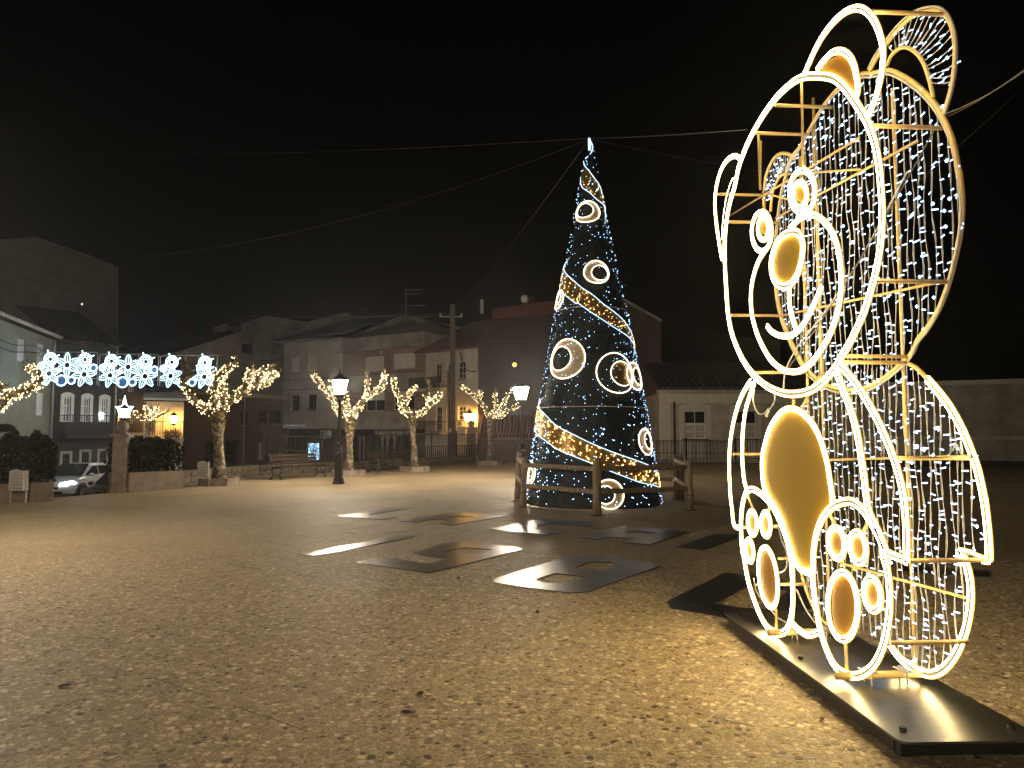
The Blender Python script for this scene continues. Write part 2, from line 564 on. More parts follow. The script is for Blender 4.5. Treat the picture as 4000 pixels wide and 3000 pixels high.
floor_plate(Z2, [(150,575),(330,520),(720,400),(830,385),(920,382),(1400,440),(1460,465),(1430,480),(900,672),(760,682),(620,668),(165,603)],
            [[(490,575),(640,527),(880,555),(740,605),(545,605)], [(800,485),(900,438),(1090,440),(1130,460),(1030,508)]],
            'large flat metal figure 8 with two openings, in the middle of the paving')
floor_plate(Z4, [(5,400),(370,222),(600,240),(900,320),(980,400),(620,560),(330,490),(35,440)],
            [[(305,412),(520,295),(760,330),(620,446),(470,440)]], 'dark flat figure 0 running under the base of the lit bear')
floor_plate(Z5, [(700,975),(1800,1058),(1780,1130),(690,1050)], [], 'dark flat strip letter in the paving to the right of the bear')
floor_plate(Z5, [(900,800),(1290,850),(1250,882),(880,835)], [], 'short dark strip letter behind the bear, beyond the longer strip')
# fallen leaves and scraps
M_LEAF = pm('dead_leaf', (0.05, 0.035, 0.02), (0.02, 0.015, 0.01), 30, 0.8)
for k, (px, py, s, lab) in enumerate([(1640, 2720, .05, 'black curled dead leaf on the paving nearest the bottom middle'), (250, 2685, .055, 'dark dead leaf lying on the paving at far left'),
        (2100, 2395, .05, 'dark twig-like scrap on the paving below the figure 8'), (1790, 2262, .06, 'thin dark scrap on the paving below the figure 9'),
        (3213, 2815, .03, 'small dark scrap on the paving beside the bear base'), (1590, 2790, .05, 'dead leaf on the paving left of the bottom middle')]):
    p = gnd(px, py); b = MB(); n = 7
    rim = [(s * (0.6 + 0.5 * random.random()) * math.cos(2*math.pi*i/n), s * 0.45 * math.sin(2*math.pi*i/n), 0.006 + 0.012 * random.random()) for i in range(n)]
    b.add(rim + [(0, 0, 0.004)] + [(x, y, z + 0.002) for (x, y, z) in rim] + [(0, 0, 0.008)],
          [(i, (i+1) % n, n) for i in range(n)] + [(n+1+i, n+1+(i+1) % n, 2*n+1) for i in range(n)])
    o = b.build('dead_leaf', M_LEAF, loc=p); o.rotation_euler = (0, 0, random.random() * 6)
    tag(o, lab, 'leaf')

# kerb along the open part of the plaza edge is the pavement's own step
# ================================================================== THE LIT BEAR
M_GOLDF = pm('gold_steel', (0.68, 0.49, 0.20), (0.58, 0.41, 0.16), 20, 0.42, 0.0, bump=0.05)
M_GOLDD = pm('bronze_strip', (0.035, 0.022, 0.007), (0.025, 0.016, 0.005), 20, 0.5)
M_ROPE = em('rope_warm', (1.0, 0.75, 0.34), 31.0)
M_GLOWRIM = pm('yellow_glow_rim', (0.75, 0.44, 0.02), (0.68, 0.40, 0.02), 20, 0.5)  # strong yellow standing in for the ropes' golden glow
M_PANEL = pm('gold_panel', (0.50, 0.32, 0.012), (0.46, 0.29, 0.012), 1.5, 0.6, spec=0.25)
M_PANELO = pm('amber_panel', (0.42, 0.205, 0.014), (0.38, 0.185, 0.013), 1.5, 0.6, spec=0.25)
M_WIRE = pm('cream_wire', (0.42, 0.43, 0.46), (0.35, 0.36, 0.39), 20, 0.5)
M_LEDC = em('led_cool', (0.25, 0.55, 1.0), 11.0)
M_LEDB = em('led_body', (0.34, 0.64, 1.0), 2.2)
M_BASE = pm('steel_sheet', (0.16, 0.16, 0.16), (0.11, 0.11, 0.11), 5, 0.32, 0.85)
BD = Vector((-0.072, 1, 0)).normalized()          # along the bear's width, away from the camera
BN = Vector((BD.y, -BD.x, 0))                     # from its front towards its back
BP = Vector((2.0, 5.02, 0))
DEPTH = 0.44
BR = {1: (2700, 0, 1.7015), 2: (2700, 550, 1.659), 3: (2700, 1350, 1.7015), 4: (2600, 2100, 1.58)}
def bp(reg, x, y, off=0.0):
    """a point seen at a place on the bear -> width and height in the bear's own plane"""
    ox, oy, s = BR[reg]
    P = onplane(ox + x / s, oy + y / s, BP + BN * off, BN)
    return ((P - BP).dot(BD), P.z)
def trace(spec, off=0.0):
    out = []
    for reg, pts in spec:
        out += [bp(reg, x, y, off) for (x, y) in pts]
    return out
def ell(reg, x, y, rx, ry, tilt=0.0, n=22, off=0.0):
    pts = []
    for k in range(n):
        a = 2 * math.pi * k / n
        dx, dy = rx * math.cos(a), ry * math.sin(a)
        pts.append((x + dx * math.cos(tilt) - dy * math.sin(tilt), y + dx * math.sin(tilt) + dy * math.cos(tilt)))
    return [bp(reg, *p, off) for p in pts]
bear = thing('light_bear', 'giant wire-frame bear outlined in glowing warm rope light, filled with white light strings', 'light figure', (BP.x, BP.y, 0), math.atan2(BD.y, BD.x))
# local axes of the bear: x along BD, y = -BN (towards its front), z up
def L3(s, z, off=0.0): return (s, -off, z)
def sm(pts, closed, per=5):
    return [(p.x, p.y) for p in smooth_path([(a, c, 0) for (a, c) in pts], per, closed)]
def offset2(pts, d, closed):
    out = []; n = len(pts)
    for i in range(n):
        a = pts[i-1] if (closed or i > 0) else pts[i]
        c = pts[(i+1) % n] if (closed or i < n-1) else pts[i]
        tx, tz = c[0]-a[0], c[1]-a[1]; l = math.hypot(tx, tz) or 1
        out.append((pts[i][0] - tz / l * d, pts[i][1] + tx / l * d))
    return out
def frame_curve(pts, closed, off, r=0.010, name='frame_tube', mat=None, n=6):
    b = MB(); b.tube([L3(s, z, off) for (s, z) in pts], r, n, closed)
    return b.build(name, mat or M_GOLDF, bear, True)
def rope(pts, closed, off, r=0.0058, gap=0.0125, both=True, n=6):
    """steel contour with a rope light clipped along each side of it"""
    fr = frame_curve(pts, closed, off - 0.008, 0.0062, mat=M_GOLDD)
    for sgn in ((-1, 1) if both else (1,)):
        q = offset2(pts, sgn * gap, closed)
        b = MB(); b.tube([L3(s, z, off - 0.006) for (s, z) in q], r, n, closed)
        b.build('rope_light', M_ROPE, fr, True)
        q2_ = offset2(pts, sgn * (gap + 0.0085), closed); c_ = MB(); c_.tube([L3(s, z, off + 0.002) for (s, z) in q2_], 0.0036, 5, closed); c_.build('rope_glow_rim', M_GLOWRIM, fr, True)  # thin yellow tube added outside each rope, coloured as its glow rim
    return fr
def panel(pts, mat, off, name='panel', t=0.006):
    b = MB(); b.plate([L3(s, z, off) for (s, z) in pts], [], (0, t, 0))
    return fixn(b.build(name, mat, bear))
HEAD = trace([(1, [(800,505),(930,515),(1010,570),(1080,660),(1150,770),(1200,880),(1235,1000)]),
              (2, [(1225,200),(1240,400),(1240,550),(1225,720),(1195,870),(1160,1000),(1120,1120),(1070,1230),(1020,1330),(970,1410),(930,1480),(850,1570),(770,1620),(680,1640),(600,1635),(510,1600),(420,1530),(350,1440),(300,1340),(262,1230),(240,1100),(230,950),(222,800),(222,640),(235,500),(255,400)]),
              (1, [(295,1230),(320,1110),(360,1000),(410,890),(480,770),(560,660),(650,570),(725,520)])])
rope(sm(HEAD, True), True, 0, gap=0.0175)
rope(sm(trace([(1, [(752,500),(800,390),(860,270),(930,170),(1010,92),(1070,60),(1110,54),(1160,72),(1215,130),(1255,220),(1280,330),(1275,450),(1255,560),(1225,670),(1180,765)])]), False), False, 0)
rope(sm(trace([(1, [(840,465),(880,410),(940,350),(1000,340),(1050,370),(1085,430),(1105,520),(1112,600),(1097,655)])]), False), False, 0)
panel(sm(trace([(1, [(865,462),(930,395),(1000,365),(1050,395),(1080,470),(1097,560),(1097,640),(1040,600),(970,530),(920,492)])]), True, 3), M_PANELO, 0.004)
rope(sm(trace([(2, [(322,118),(285,98),(240,122),(200,182),(172,270),(157,370),(160,470),(172,580),(187,680),(203,770)])]), False), False, 0)
rope(sm(trace([(2, [(277,250),(247,330),(227,430),(214,530),(209,640)])]), False), False, 0, both=False)
rope(sm(trace([(2, [(640,570),(700,510),(760,482),(820,490),(880,540),(925,610),(955,700),(970,800),(976,900),(972,1000),(955,1100),(925,1200),(885,1290),(835,1370),(780,1440),(720,1485),(660,1497),(590,1480),(520,1420),(470,1340),(430,1250),(400,1140),(390,1040),(395,940),(415,850),(445,770),(495,695)])]), False), False, 0.0)
NOSE = trace([(2, [(690,595),(720,640),(728,700),(715,790),(690,870),(650,925),(600,945),(550,915),(527,860),(523,780),(542,700),(577,635),(630,597)])])
rope(sm(NOSE, True), True, 0, gap=0.018)
panel(sm([(0.9*(a-sum(p[0] for p in NOSE)/13)+sum(p[0] for p in NOSE)/13, 0.92*(c-sum(p[1] for p in NOSE)/13)+sum(p[1] for p in NOSE)/13) for (a, c) in NOSE], True, 3), M_PANEL, 0.006)
rope(sm(trace([(2, [(640,955),(640,1050),(655,1130),(685,1225)])]), False), False, 0)
rope(sm(trace([(2, [(495,1200),(530,1240),(580,1263),(640,1262),(690,1237),(730,1190),(770,1120),(810,1040),(850,940)])]), False), False, 0)
for (e1, e2, e3) in (((2,724,330,82,138,0.0), (2,708,352,44,82,0.0), (2,706,345,26,52,0.0)), ((2,460,588,64,128,0.0), (2,470,570,34,72,0.0), (2,470,562,20,45,0.0))):
    rope(sm(ell(*e1), True, 2), True, 0); rope(sm(ell(*e2), True, 2), True, 0)
    panel(ell(*e3), M_PANEL, 0.006, 'pupil')
# body, arms, belly
rope(sm(trace([(3, [(400,232),(350,312),(310,412),(280,532),(262,650),(257,770),(258,880),(265,1000),(276,1100),(290,1195),(330,1212)])]), False), False, 0)
rope(sm(trace([(3, [(425,242),(395,330),(365,430),(349,550),(343,680),(346,800),(355,890),(370,950)])]), False), False, 0)
BELLY = trace([(3, [(670,420),(730,440),(795,500),(845,580),(882,680),(910,790),(927,900),(942,1000),(944,1050),(880,1120),(835,1200),(818,1290),(808,1400),(795,1500),(735,1490),(690,1425),(658,1330),(630,1240),(600,1150),(560,1075),(520,1012),(490,950),(476,850),(476,740),(495,650),(522,560),(562,490),(615,432)])])
panel(sm(BELLY, True, 3), M_PANEL, 0.008)
rope(sm(trace([(3, [(944,1050),(942,1000),(927,900),(910,790),(882,680),(845,580),(795,500),(730,440),(670,420),(615,432),(562,490),(522,560),(495,650),(476,740),(476,850),(490,950),(520,1012),(560,1075),(600,1150),(630,1240),(658,1330),(690,1425),(735,1490),(795,1500)])]), False), False, 0)
rope(sm(trace([(3, [(985,132),(1040,180),(1110,270),(1180,380),(1240,490),(1300,620),(1350,750),(1390,880),(1415,1000),(1428,1120),(1434,1250),(1438,1435)])]), False), False, 0, gap=0.0165)
rope(sm(trace([(3, [(965,160),(1000,260),(1040,360),(1080,480),(1110,600),(1130,720),(1150,850),(1165,980),(1185,1100),(1225,1190),(1270,1290),(1298,1375)])]), False), False, 0, gap=0.0175)
rope(trace([(3, [(1298,1375),(1345,1395),(1410,1420),(1440,1440)])]), False, 0)
LF = trace([(3, [(410,955),(462,982),(512,1030),(555,1090),(595,1170),(640,1290)]), (4, [(775,110),(785,200),(788,300),(788,420),(772,520),(742,578),(692,590),(630,550),(580,462),(542,362),(512,262),(492,152),(478,52)]), (3, [(345,1380),(336,1260),(336,1150),(346,1050),(370,975)])])
rope(sm(LF, True), True, 0, gap=0.0165)
RF = trace([(3, [(1040,1035),(1100,1052),(1150,1100),(1195,1170),(1240,1245),(1275,1330)]), (4, [(1350,120),(1372,200),(1385,300),(1387,430),(1372,560),(1342,680),(1292,780),(1222,840),(1150,853),(1080,822),(1030,762),(987,662),(957,562),(937,452),(922,352),(912,250),(917,120)]), (3, [(822,1330),(842,1230),(882,1140),(950,1065)])])
rope(sm(RF, True), True, 0, gap=0.0165)
rope(sm(trace([(4, [(782,525),(830,572),(880,602),(942,585)])]), False), False, 0)
for (a, mt) in (((3,410,1178,30,78,-0.06), M_PANEL), ((3,500,1188,30,80,-0.06), M_PANEL), ((3,390,1362,26,74,-0.10), M_PANEL), ((4,636,245,56,186,-0.12), M_PANELO),
                ((3,970,1312,52,102,-0.12), M_PANELO), ((3,1113,1342,52,102,-0.14), M_PANELO), ((4,1280,350,50,100,-0.12), M_PANELO), ((4,1097,422,92,208,-0.03), M_PANELO)):
    rope(sm(ell(*a), True, 2), True, 0)
    q = list(a); q[3] *= 0.78; q[4] *= 0.88
    panel(ell(*q), mt, 0.006, 'paw_pad')
for seg in ([(3,(360,985)),(3,(405,1095))], [(3,(545,1200)),(3,(595,1200))], [(3,(510,1065)),(3,(505,1105))], [(3,(915,1130)),(3,(945,1205))], [(3,(1180,1140)),(3,(1135,1230))],
            [(3,(985,1415)),(3,(1000,1470))], [(3,(1085,1445)),(3,(1070,1490))], [(4,(1195,350)),(4,(1230,350))], [(4,(690,130)),(4,(760,130))], [(4,(700,290)),(4,(850,290))],
            [(3,(670,360)),(3,(668,415))], [(4,(672,440)),(4,(675,570))], [(4,(1098,640)),(4,(1110,880))]):
    frame_curve([bp(r_, *p) for (r_, p) in seg], False, 0.012, 0.011)
# grid bars of the front frame
for seg in ([(1,(715,545)),(1,(726,1120))], [(1,(430,885)),(1,(443,1260))], [(2,(435,0)),(2,(430,300))]):
    frame_curve([bp(r_, *p) for (r_, p) in seg], False, 0.02, 0.010)
# ---- back contour
RHEAD = trace([(1, [(1130,492),(1200,487),(1300,467),(1360,480),(1450,530),(1540,600),(1620,690),(1670,772),(1720,880),(1755,1000),(1780,1150)]),
               (2, [(1740,200),(1755,350),(1757,450),(1747,580),(1725,700),(1690,850),(1650,980),(1600,1100),(1540,1200),(1470,1290),(1420,1390),(1300,1500),(1200,1570),(1100,1608),(1000,1612),(900,1590),(830,1550),(760,1490),(700,1400),(640,1280),(590,1150),(560,1020),(547,900),(543,800),(545,700),(555,560),(570,440),(590,320),(620,210),(650,112)]),
               (1, [(720,980),(750,930),(810,820),(870,720),(930,640),(1010,560)])], DEPTH)
RH = sm(RHEAD, True)
frame_curve(RH, True, DEPTH, 0.016)
frame_curve([(a, c - 0.028) for (a, c) in RH], True, DEPTH - 0.01, 0.008, 'cable', M_WIRE)
REAR_EAR = trace([(1, [(1190,470),(1230,390),(1300,290),(1380,190),(1470,110),(1550,77),(1640,70),(1700,110),(1740,200),(1755,320),(1750,450),(1735,560),(1710,660),(1680,755)])], DEPTH)
REAR_IN = trace([(1, [(1300,440),(1330,370),(1380,325),(1430,315),(1490,345),(1540,410),(1575,500),(1595,580),(1608,650)])], DEPTH)
frame_curve(sm(REAR_EAR, False), False, DEPTH, 0.015); frame_curve(offset2(sm(REAR_EAR, False), -0.02, False), False, DEPTH - .01, 0.007, 'cable', M_WIRE)
frame_curve(sm(REAR_IN, False), False, DEPTH, 0.013)
REAR_EAR2 = trace([(2, [(670,118),(640,90),(590,80),(545,105),(510,160),(485,230),(475,310),(472,400),(480,480)])], DEPTH)
REAR_IN2 = trace([(2, [(640,215),(600,218),(570,240),(540,300),(522,380),(515,460)])], DEPTH)
frame_curve(sm(REAR_EAR2, False), False, DEPTH, 0.015); frame_curve(sm(REAR_IN2, False), False, DEPTH, 0.013)
RARM = trace([(3, [(1430,112),(1500,150),(1570,220),(1640,300),(1710,390),(1770,490),(1820,590),(1860,690),(1900,800),(1930,920),(1955,1050),(1973,1200),(1983,1330),(1985,1430)])], DEPTH)
rope(sm(RARM[2:], False), False, DEPTH, gap=0.0175); frame_curve(sm(RARM, False), False, DEPTH, 0.014)
rope(trace([(3, [(1940,1425),(1860,1385),(1785,1368)])], DEPTH), False, DEPTH, both=False)
rope(trace([(3, [(1985,1430),(1940,1425)])], DEPTH), False, DEPTH)
RLEG = trace([(3, [(1785,1368),(1815,1440)]), (4, [(1850,130),(1880,250),(1888,370),(1872,500),(1842,610),(1792,720),(1722,808),(1640,843),(1560,822),(1490,780),(1430,722),(1390,662)])], DEPTH)
rope(sm(RLEG, False), False, DEPTH, gap=0.0175)
SC_B = sum(p[0] for p in RHEAD) / len(RHEAD)      # the bear's mid line in its back plane
mir = lambda pts: [(2 * SC_B - a, c) for (a, c) in pts]
frame_curve(sm(mir(RARM), False), False, DEPTH, 0.014); frame_curve(sm(mir(RLEG), False), False, DEPTH, 0.014)
# shoulder line, vertical posts and rails of the back frame
zmin = min(p[1] for p in RLEG)
for (s_px, y0, y1) in ((790, 0, 1560), (1305, 0, 1400), (702, 100, 1520)):
    a = bp(2, s_px, y0, DEPTH); frame_curve([(a[0], bp(2, s_px, y0, DEPTH)[1] + (0.35 if s_px != 702 else 0)), (a[0] - 0.02, 0.16)], False, DEPTH + 0.012, 0.013)
for seg in ([(2,(250,490)),(2,(1100,-20))], [(2,(560,500)),(2,(1480,0))], [(2,(810,205)),(2,(1110,185))], [(2,(560,1140)),(2,(1650,910))], [(3,(910,760)),(3,(1865,735))], [(4,(1100,160)),(4,(1860,370))], [(2,(470,335)),(2,(640,380))]):
    frame_curve([bp(r_, *p, DEPTH) for (r_, p) in seg], False, DEPTH - 0.012, 0.009)
# spacers from the front frame to the back frame
def spacer(reg, x, y, r=0.013, dz=0.0):
    s, z = bp(reg, x, y)
    b = MB(); b.tube([L3(s, z, 0.0), L3(s, z + dz, DEPTH)], r, 6)
    b.build('spacer_bar', M_GOLDF, bear, True)
for a in ((1,1195,76), (1,1186,836), (1,430,884), (2,1195,908), (2,245,525), (2,260,1130), (2,968,1395), (2,965,1435), (2,420,1500), (3,1350,748), (3,280,722), (3,1448,1432), (4,1392,652), (2,172,345), (3,320,1208), (4,560,290), (1,560,700)):
    spacer(*a)
for (a, c) in (((2,700,1640),(2,0,0)),):
    pass
# foot rails bolted to the base
for (x, y) in ((715, 588), (1150, 852)):
    s, z = bp(4, x, y)
    b = MB(); b.tube([L3(s, 0.165, -0.10), L3(s, 0.165, DEPTH + 0.06)], 0.024, 8); b.build('foot_rail', M_GOLDF, bear, True)
    b = MB()
    for of in (0.1, 0.32):
        b.box(s - 0.06, s + 0.06, -of - 0.03, -of + 0.03, 0.19, 0.196)
    b.build('clamp_plate', M_ZINC, bear)
    for of in (0.1, 0.32):
        for ds in (-0.04, 0.04):
            b = MB(); b.tube([(s + ds, -of, 0.115), (s + ds, -of, 0.205)], 0.006, 6); b.build('clamp_bolt', M_ZINC, bear)
# ---- curtains of light strings hung inside the back contour
def inside_spans(poly, s):
    zs = []
    n = len(poly)
    for i in range(n):
        (a, z1), (c, z2) = poly[i], poly[(i+1) % n]
        if (a <= s < c) or (c <= s < a):
            zs.append(z1 + (z2 - z1) * (s - a) / (c - a))
    zs.sort()
    return [(zs[i], zs[i+1]) for i in range(0, len(zs) - 1, 2)]
BODYP = RARM + RLEG[1:]
BODYP = BODYP + list(reversed(mir(BODYP)))
rb = random.Random(11)
def light_string(path, step=0.062, leds=True):
    P = smooth_path([L3(*p) for p in path], 3)
    b = MB(); b.tube(P, 0.0025, 4)
    off = 0.006
    b.tube([(p.x + off * math.sin(i * 1.3), p.y - 0.004, p.z) for i, p in enumerate(P)], 0.002, 4)
    w = b.build('light_string', M_WIRE, bear)
    d = MB(); acc = step * rb.random(); prev = P[0]
    for p in P[1:]:
        acc += (p - prev).length
        while acc > step:
            acc -= step
            side = -1 if rb.random() < 0.5 else 1
            q = prev.lerp(p, rb.random())
            tilt = (rb.random() - 0.5) * 0.018
            e = q + Vector((side * (0.026 + 0.012 * rb.random()), (rb.random() - 0.5) * 0.03, tilt))
            d.k = 0
            d.tube([q, e], 0.0042, 4)
            d.k = 1
            d.octa(e, 0.0046 if rb.random() < 0.92 else 0.011)
        prev = p
    if d.v:
        stuff(d.build('led_bulbs', [M_LEDB, M_LEDC], w))
def curtain(poly, gap, step=0.062):
    s0, s1 = min(p[0] for p in poly), max(p[0] for p in poly)
    s = s0 + gap * 0.6
    while s < s1 - 0.02:
        for (za, zb) in inside_spans(poly, s):
            if zb - za < 0.08: continue
            n = max(2, int((zb - za) / 0.18))
            ph = rb.random() * 6; amp = 0.006 + 0.012 * rb.random(); lean = (rb.random() - 0.5) * 0.05
            path = [(s + amp * math.sin(ph + i * 1.7) + lean * (i / n) * (1 - i / n), lerp(zb, za, i / n), DEPTH + 0.004 * math.sin(i * 2.1 + ph)) for i in range(n + 1)]
            light_string(path, step)
        s += gap * (0.7 + 0.6 * rb.random())
curtain(RHEAD, 0.066, 0.086)
curtain(BODYP, 0.066, 0.086)
for (outer, inner) in ((REAR_EAR, REAR_IN), (REAR_EAR2, REAR_IN2)):
    A = sm(outer, False); B_ = sm(inner, False)
    for k in range(4, 22):
        a = A[int(k / 25 * (len(A) - 1))]; c = B_[int((k + rb.random()) / 26 * (len(B_) - 1))]
        light_string([(a[0], a[1], DEPTH), (lerp(a[0], c[0], .5), lerp(a[1], c[1], .5) - 0.01, DEPTH), (c[0], c[1], DEPTH)], 0.10)
# loose leads and plugs
for path in ([(2,(600,1620),.1),(2,(610,1500),.2),(2,(680,1350),.3),(2,(850,1130),.36),(2,(1100,760),.4),(2,(1400,200),.42)],
             [(3,(420,290),.02),(3,(415,380),.03),(3,(450,455),.03),(3,(500,440),.03),(3,(550,380),.04),(3,(555,330),.05)],
             [(3,(580,1210),.03),(3,(600,1290),.04),(3,(635,1380),.05),(3,(630,1480),.05),(3,(590,1510),.03)],
             [(4,(545,250),.05),(4,(560,330),.1),(4,(620,410),.12),(4,(700,500),.2),(4,(800,540),.3)],
             [(4,(810,320),.1),(4,(860,430),.16),(4,(920,520),.22),(4,(1000,600),.3)],
             [(3,(1740,700),.43),(3,(1760,655),.43),(3,(1800,720),.43),(3,(1790,640),.43)]):
    P = [L3(*bp(r_, x, y, of), of) for (r_, (x, y), of) in path]
    b = MB(); b.tube(smooth_path(P, 6), 0.006, 6); b.build('cable', M_WIRE, bear, True)
b = MB(); q = L3(*bp(3, 515, 425, .03), .03); b.tube([q, (q[0] + 0.05, q[1], q[2] - 0.05)], 0.014, 8); b.build('plug', M_WHITE, bear, True)
# ---- steel base plate on levelling bolts
BASEZ = 0.10
PA = gnd(2822, 2388, BASEZ + .012); PB = gnd(3520, 2900, BASEZ + .012)
bd = (PA - PB).normalized(); bn = Vector((bd.y, -bd.x, 0))
BW = 0.74; BL = (PA - PB).length
base = thing('figure_base', 'low dark steel base plate on levelling bolts under the lit bear', 'base plate', (PB.x, PB.y, 0), math.atan2(bn.y, bn.x))
# local x across (width), y along (length)
def rrect(w, l, r):
    pts = []
    for (cx, cyy, a0) in ((w-r, r, -90), (w-r, l-r, 0), (r, l-r, 90), (r, r, 180)):
        for k in range(5):
            a = R(a0 + k * 22.5); pts.append((cx + r * math.cos(a), cyy + r * math.sin(a), 0))
    return pts
b = MB(); b.prism([(x, y, BASEZ) for (x, y, z) in rrect(BW, BL, 0.05)], (0, 0, 0.012))
fixn(b.build('steel_plate', M_BASE, base))
for x_ in (0.025, BW - .065):  # black bars added round the underside as the shade below the plate
    b = MB(); b.box(x_, x_ + .04, 0.115, BL - .115, 0.022, BASEZ - 0.002); b.build('shade_skirt', M_BLACK, base)
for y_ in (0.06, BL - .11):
    b = MB(); b.box(0.03, BW - 0.03, y_, y_ + .05, 0.022, BASEZ - 0.002); b.build('shade_skirt', M_BLACK, base)
for (x, y) in ((0.09, 0.14), (0.09, BL * 0.5), (0.09, BL - 0.14), (BW - 0.09, 0.14), (BW - 0.09, BL * 0.5), (BW - 0.09, BL - 0.14)):
    b = MB(); b.tube([(x, y, 0.012), (x, y, BASEZ + 0.03)], 0.011, 8); bo = b.build('levelling_bolt', M_ZINC, base, True)
    b = MB(); b.lathe([(0.017, BASEZ + 0.0135), (0.017, BASEZ + 0.032)], (x, y, 0), 6); b.build('nut', M_BLACK, bo)
    b = MB(); b.lathe([(0.045, 0.001), (0.045, 0.01), (0.02, 0.014)], (x, y, 0), 12); b.build('foot', M_BLACK, bo)
# ================================================================== CONE TREE
TCX, TCY, TR = 1.88, 17.35, 1.56
_ap = atY(2302, 548, TCY)
TH = _ap.z; TLEAN = (_ap.x - TCX) / TH
PROF = [(0.0, 1.0), (0.25, 0.79), (0.5, 0.54), (0.75, 0.255), (0.97, 0.035), (1.0, 0.02)]
def trad(z):
    t = max(0.0, min(1.0, z / TH))
    for i in range(len(PROF) - 1):
        if PROF[i][0] <= t <= PROF[i+1][0]:
            k = (t - PROF[i][0]) / (PROF[i+1][0] - PROF[i][0])
            return TR * lerp(PROF[i][1], PROF[i+1][1], k)
    return TR * PROF[-1][1]
def tpt(th, z, off=0.0):
    """point on the cone: th=0 faces the camera; local to the tree's base"""
    r = trad(z) + off
    return Vector((TLEAN * z + r * math.sin(th), -r * math.cos(th), z))
def tpick(px, py):
    d = ray(px, py)
    best = None; prev = None; Y = TCY - TR - 0.3
    while Y < TCY + 0.4:
        P = EYE + d * (Y / d.y)
        dx, dy = P.x - TCX - TLEAN * P.z, P.y - TCY
        g = math.hypot(dx, dy) - trad(P.z)
        if best is None or g < best[0]: best = (g, dx, dy, P.z)
        if g <= 0: break
        Y += 0.01
    return math.atan2(best[1], -best[2]), best[3]
M_FIR = pm('dark_tinsel', (0.012, 0.020, 0.016), (0.005, 0.008, 0.008), 9, 0.6)
M_GOLDT = pm('gold_tinsel', (0.48, 0.28, 0.05), (0.24, 0.13, 0.02), 14, 0.35, 0.5)
M_CHAMP = pm('champagne_tinsel', (0.75, 0.60, 0.42), (0.55, 0.42, 0.27), 14, 0.4, 0.3)
M_LEDT = em('led_tree', (0.30, 0.58, 1.0), 7.0)
M_LEDG = em('led_gold', (1.0, 0.62, 0.18), 4.5)
M_ROPEB = em('rope_cool', (0.45, 0.72, 1.0), 2.0)
M_ROPEW = em('rope_ring', (1.0, 0.84, 0.58), 2.0)
ctree = thing('cone_tree', 'tall cone-shaped artificial tree wrapped in white lights and gold spiral bands', 'christmas tree', (TCX, TCY, 0))
rt = random.Random(21)
SEAMS = [0.0, 0.255, 0.517, 0.764, 1.0]
for k in range(4):
    z0, z1 = SEAMS[k] * TH + 0.012, SEAMS[k+1] * TH
    b = MB(); n = 40; m = 8; vs = []; fs = []
    for i in range(m + 1):
        z = lerp(z0, z1 - 0.012, i / m)
        for q in range(n): vs.append(tpt(2*math.pi*q/n, z, -0.05))
    for i in range(m):
        for q in range(n): fs.append((i*n+q, i*n+(q+1) % n, (i+1)*n+(q+1) % n, (i+1)*n+q))
    b.add(vs, fs)
    sec = b.build('cone_section', M_FIR, ctree, True)
    b = MB()                                             # tinsel needles
    area = (trad(z0) + trad(z1)) * math.pi * (z1 - z0)
    for q in range(int(area * 420)):
        th = rt.random() * 2 * math.pi; z = lerp(z0, z1, 1 - math.sqrt(rt.random()) if k == 3 else rt.random())
        p = tpt(th, z, -0.045)
        o = Vector((math.sin(th), -math.cos(th), 0)); u = Vector((math.cos(th), math.sin(th), 0))
        dr = (o * (0.5 + 0.5*rt.random()) + u * (rt.random() - .5) * 1.6 + Vector((0, 0, (rt.random() - .5) * 1.6))).normalized()
        L = 0.05 + 0.06 * rt.random(); sd = dr.cross(Vector((rt.random() - .5, rt.random() - .5, rt.random() - .5))).normalized() * 0.008
        b.add([p - sd, p + sd, p + dr * L], [(0, 1, 2)])
    stuff(b.build('tinsel_needles', M_FIR, sec))
    if k:
        b = MB(); b.tube([tpt(2*math.pi*q/40, z0 + 0.01 * rt.random(), 0.012) for q in range(40)], 0.012, 5, True)
        b.build('seam_cord', M_CHAMP, ctree)
# band edges, picked on the front and led round the back
q1 = lambda x, y: (2000 + x / 1.843, 1150 + y / 1.843)
q2 = lambda x, y: (2000 + x / 2.369, 500 + y / 2.369)
UP1 = [q2(690,300), q2(712,400), q2(760,480), q2(800,550), q2(828,640)]
LO1 = [q2(632,470), q2(660,550), q2(720,605), q2(780,670), q2(842,742)]
UP2 = [q2(505,1300), q2(560,1395), q2(650,1480), q2(750,1550), q2(850,1640), q1(780,175), q1(820,230), q1(842,300)]
LO2 = [q2(470,1490), q2(520,1560), q2(600,1625), q1(480,65), q1(560,125), q1(640,180), q1(750,255), q1(848,365)]
UP3 = [q1(208,810), q1(250,865), q1(330,945), q1(440,1005), q1(600,1085), q1(760,1150), q1(900,1200), q1(1000,1245), q1(1035,1290)]
LO3 = [q1(192,985), q1(250,1050), q1(330,1110), q1(450,1165), q1(560,1210), q1(700,1270), q1(850,1330), q1(950,1362), q1(1052,1400)]
def band_curve(parts):
    out = []; turn = 0.0; last = None
    for pts in parts:
        tz = [tpick(*p) for p in pts]
        tz[0] = (-1.45, tz[0][1]); tz[-1] = (1.45, tz[-1][1])
        if last is not None:
            th0, zz0 = last
            for k in range(1, 12):
                t = k / 12
                out.append((th0 + (2*math.pi - 2.9) * t, lerp(zz0, tz[0][1], t)))
            turn += 2 * math.pi
        for (th, z) in tz: out.append((th + turn, z))
        last = out[-1]
    return out
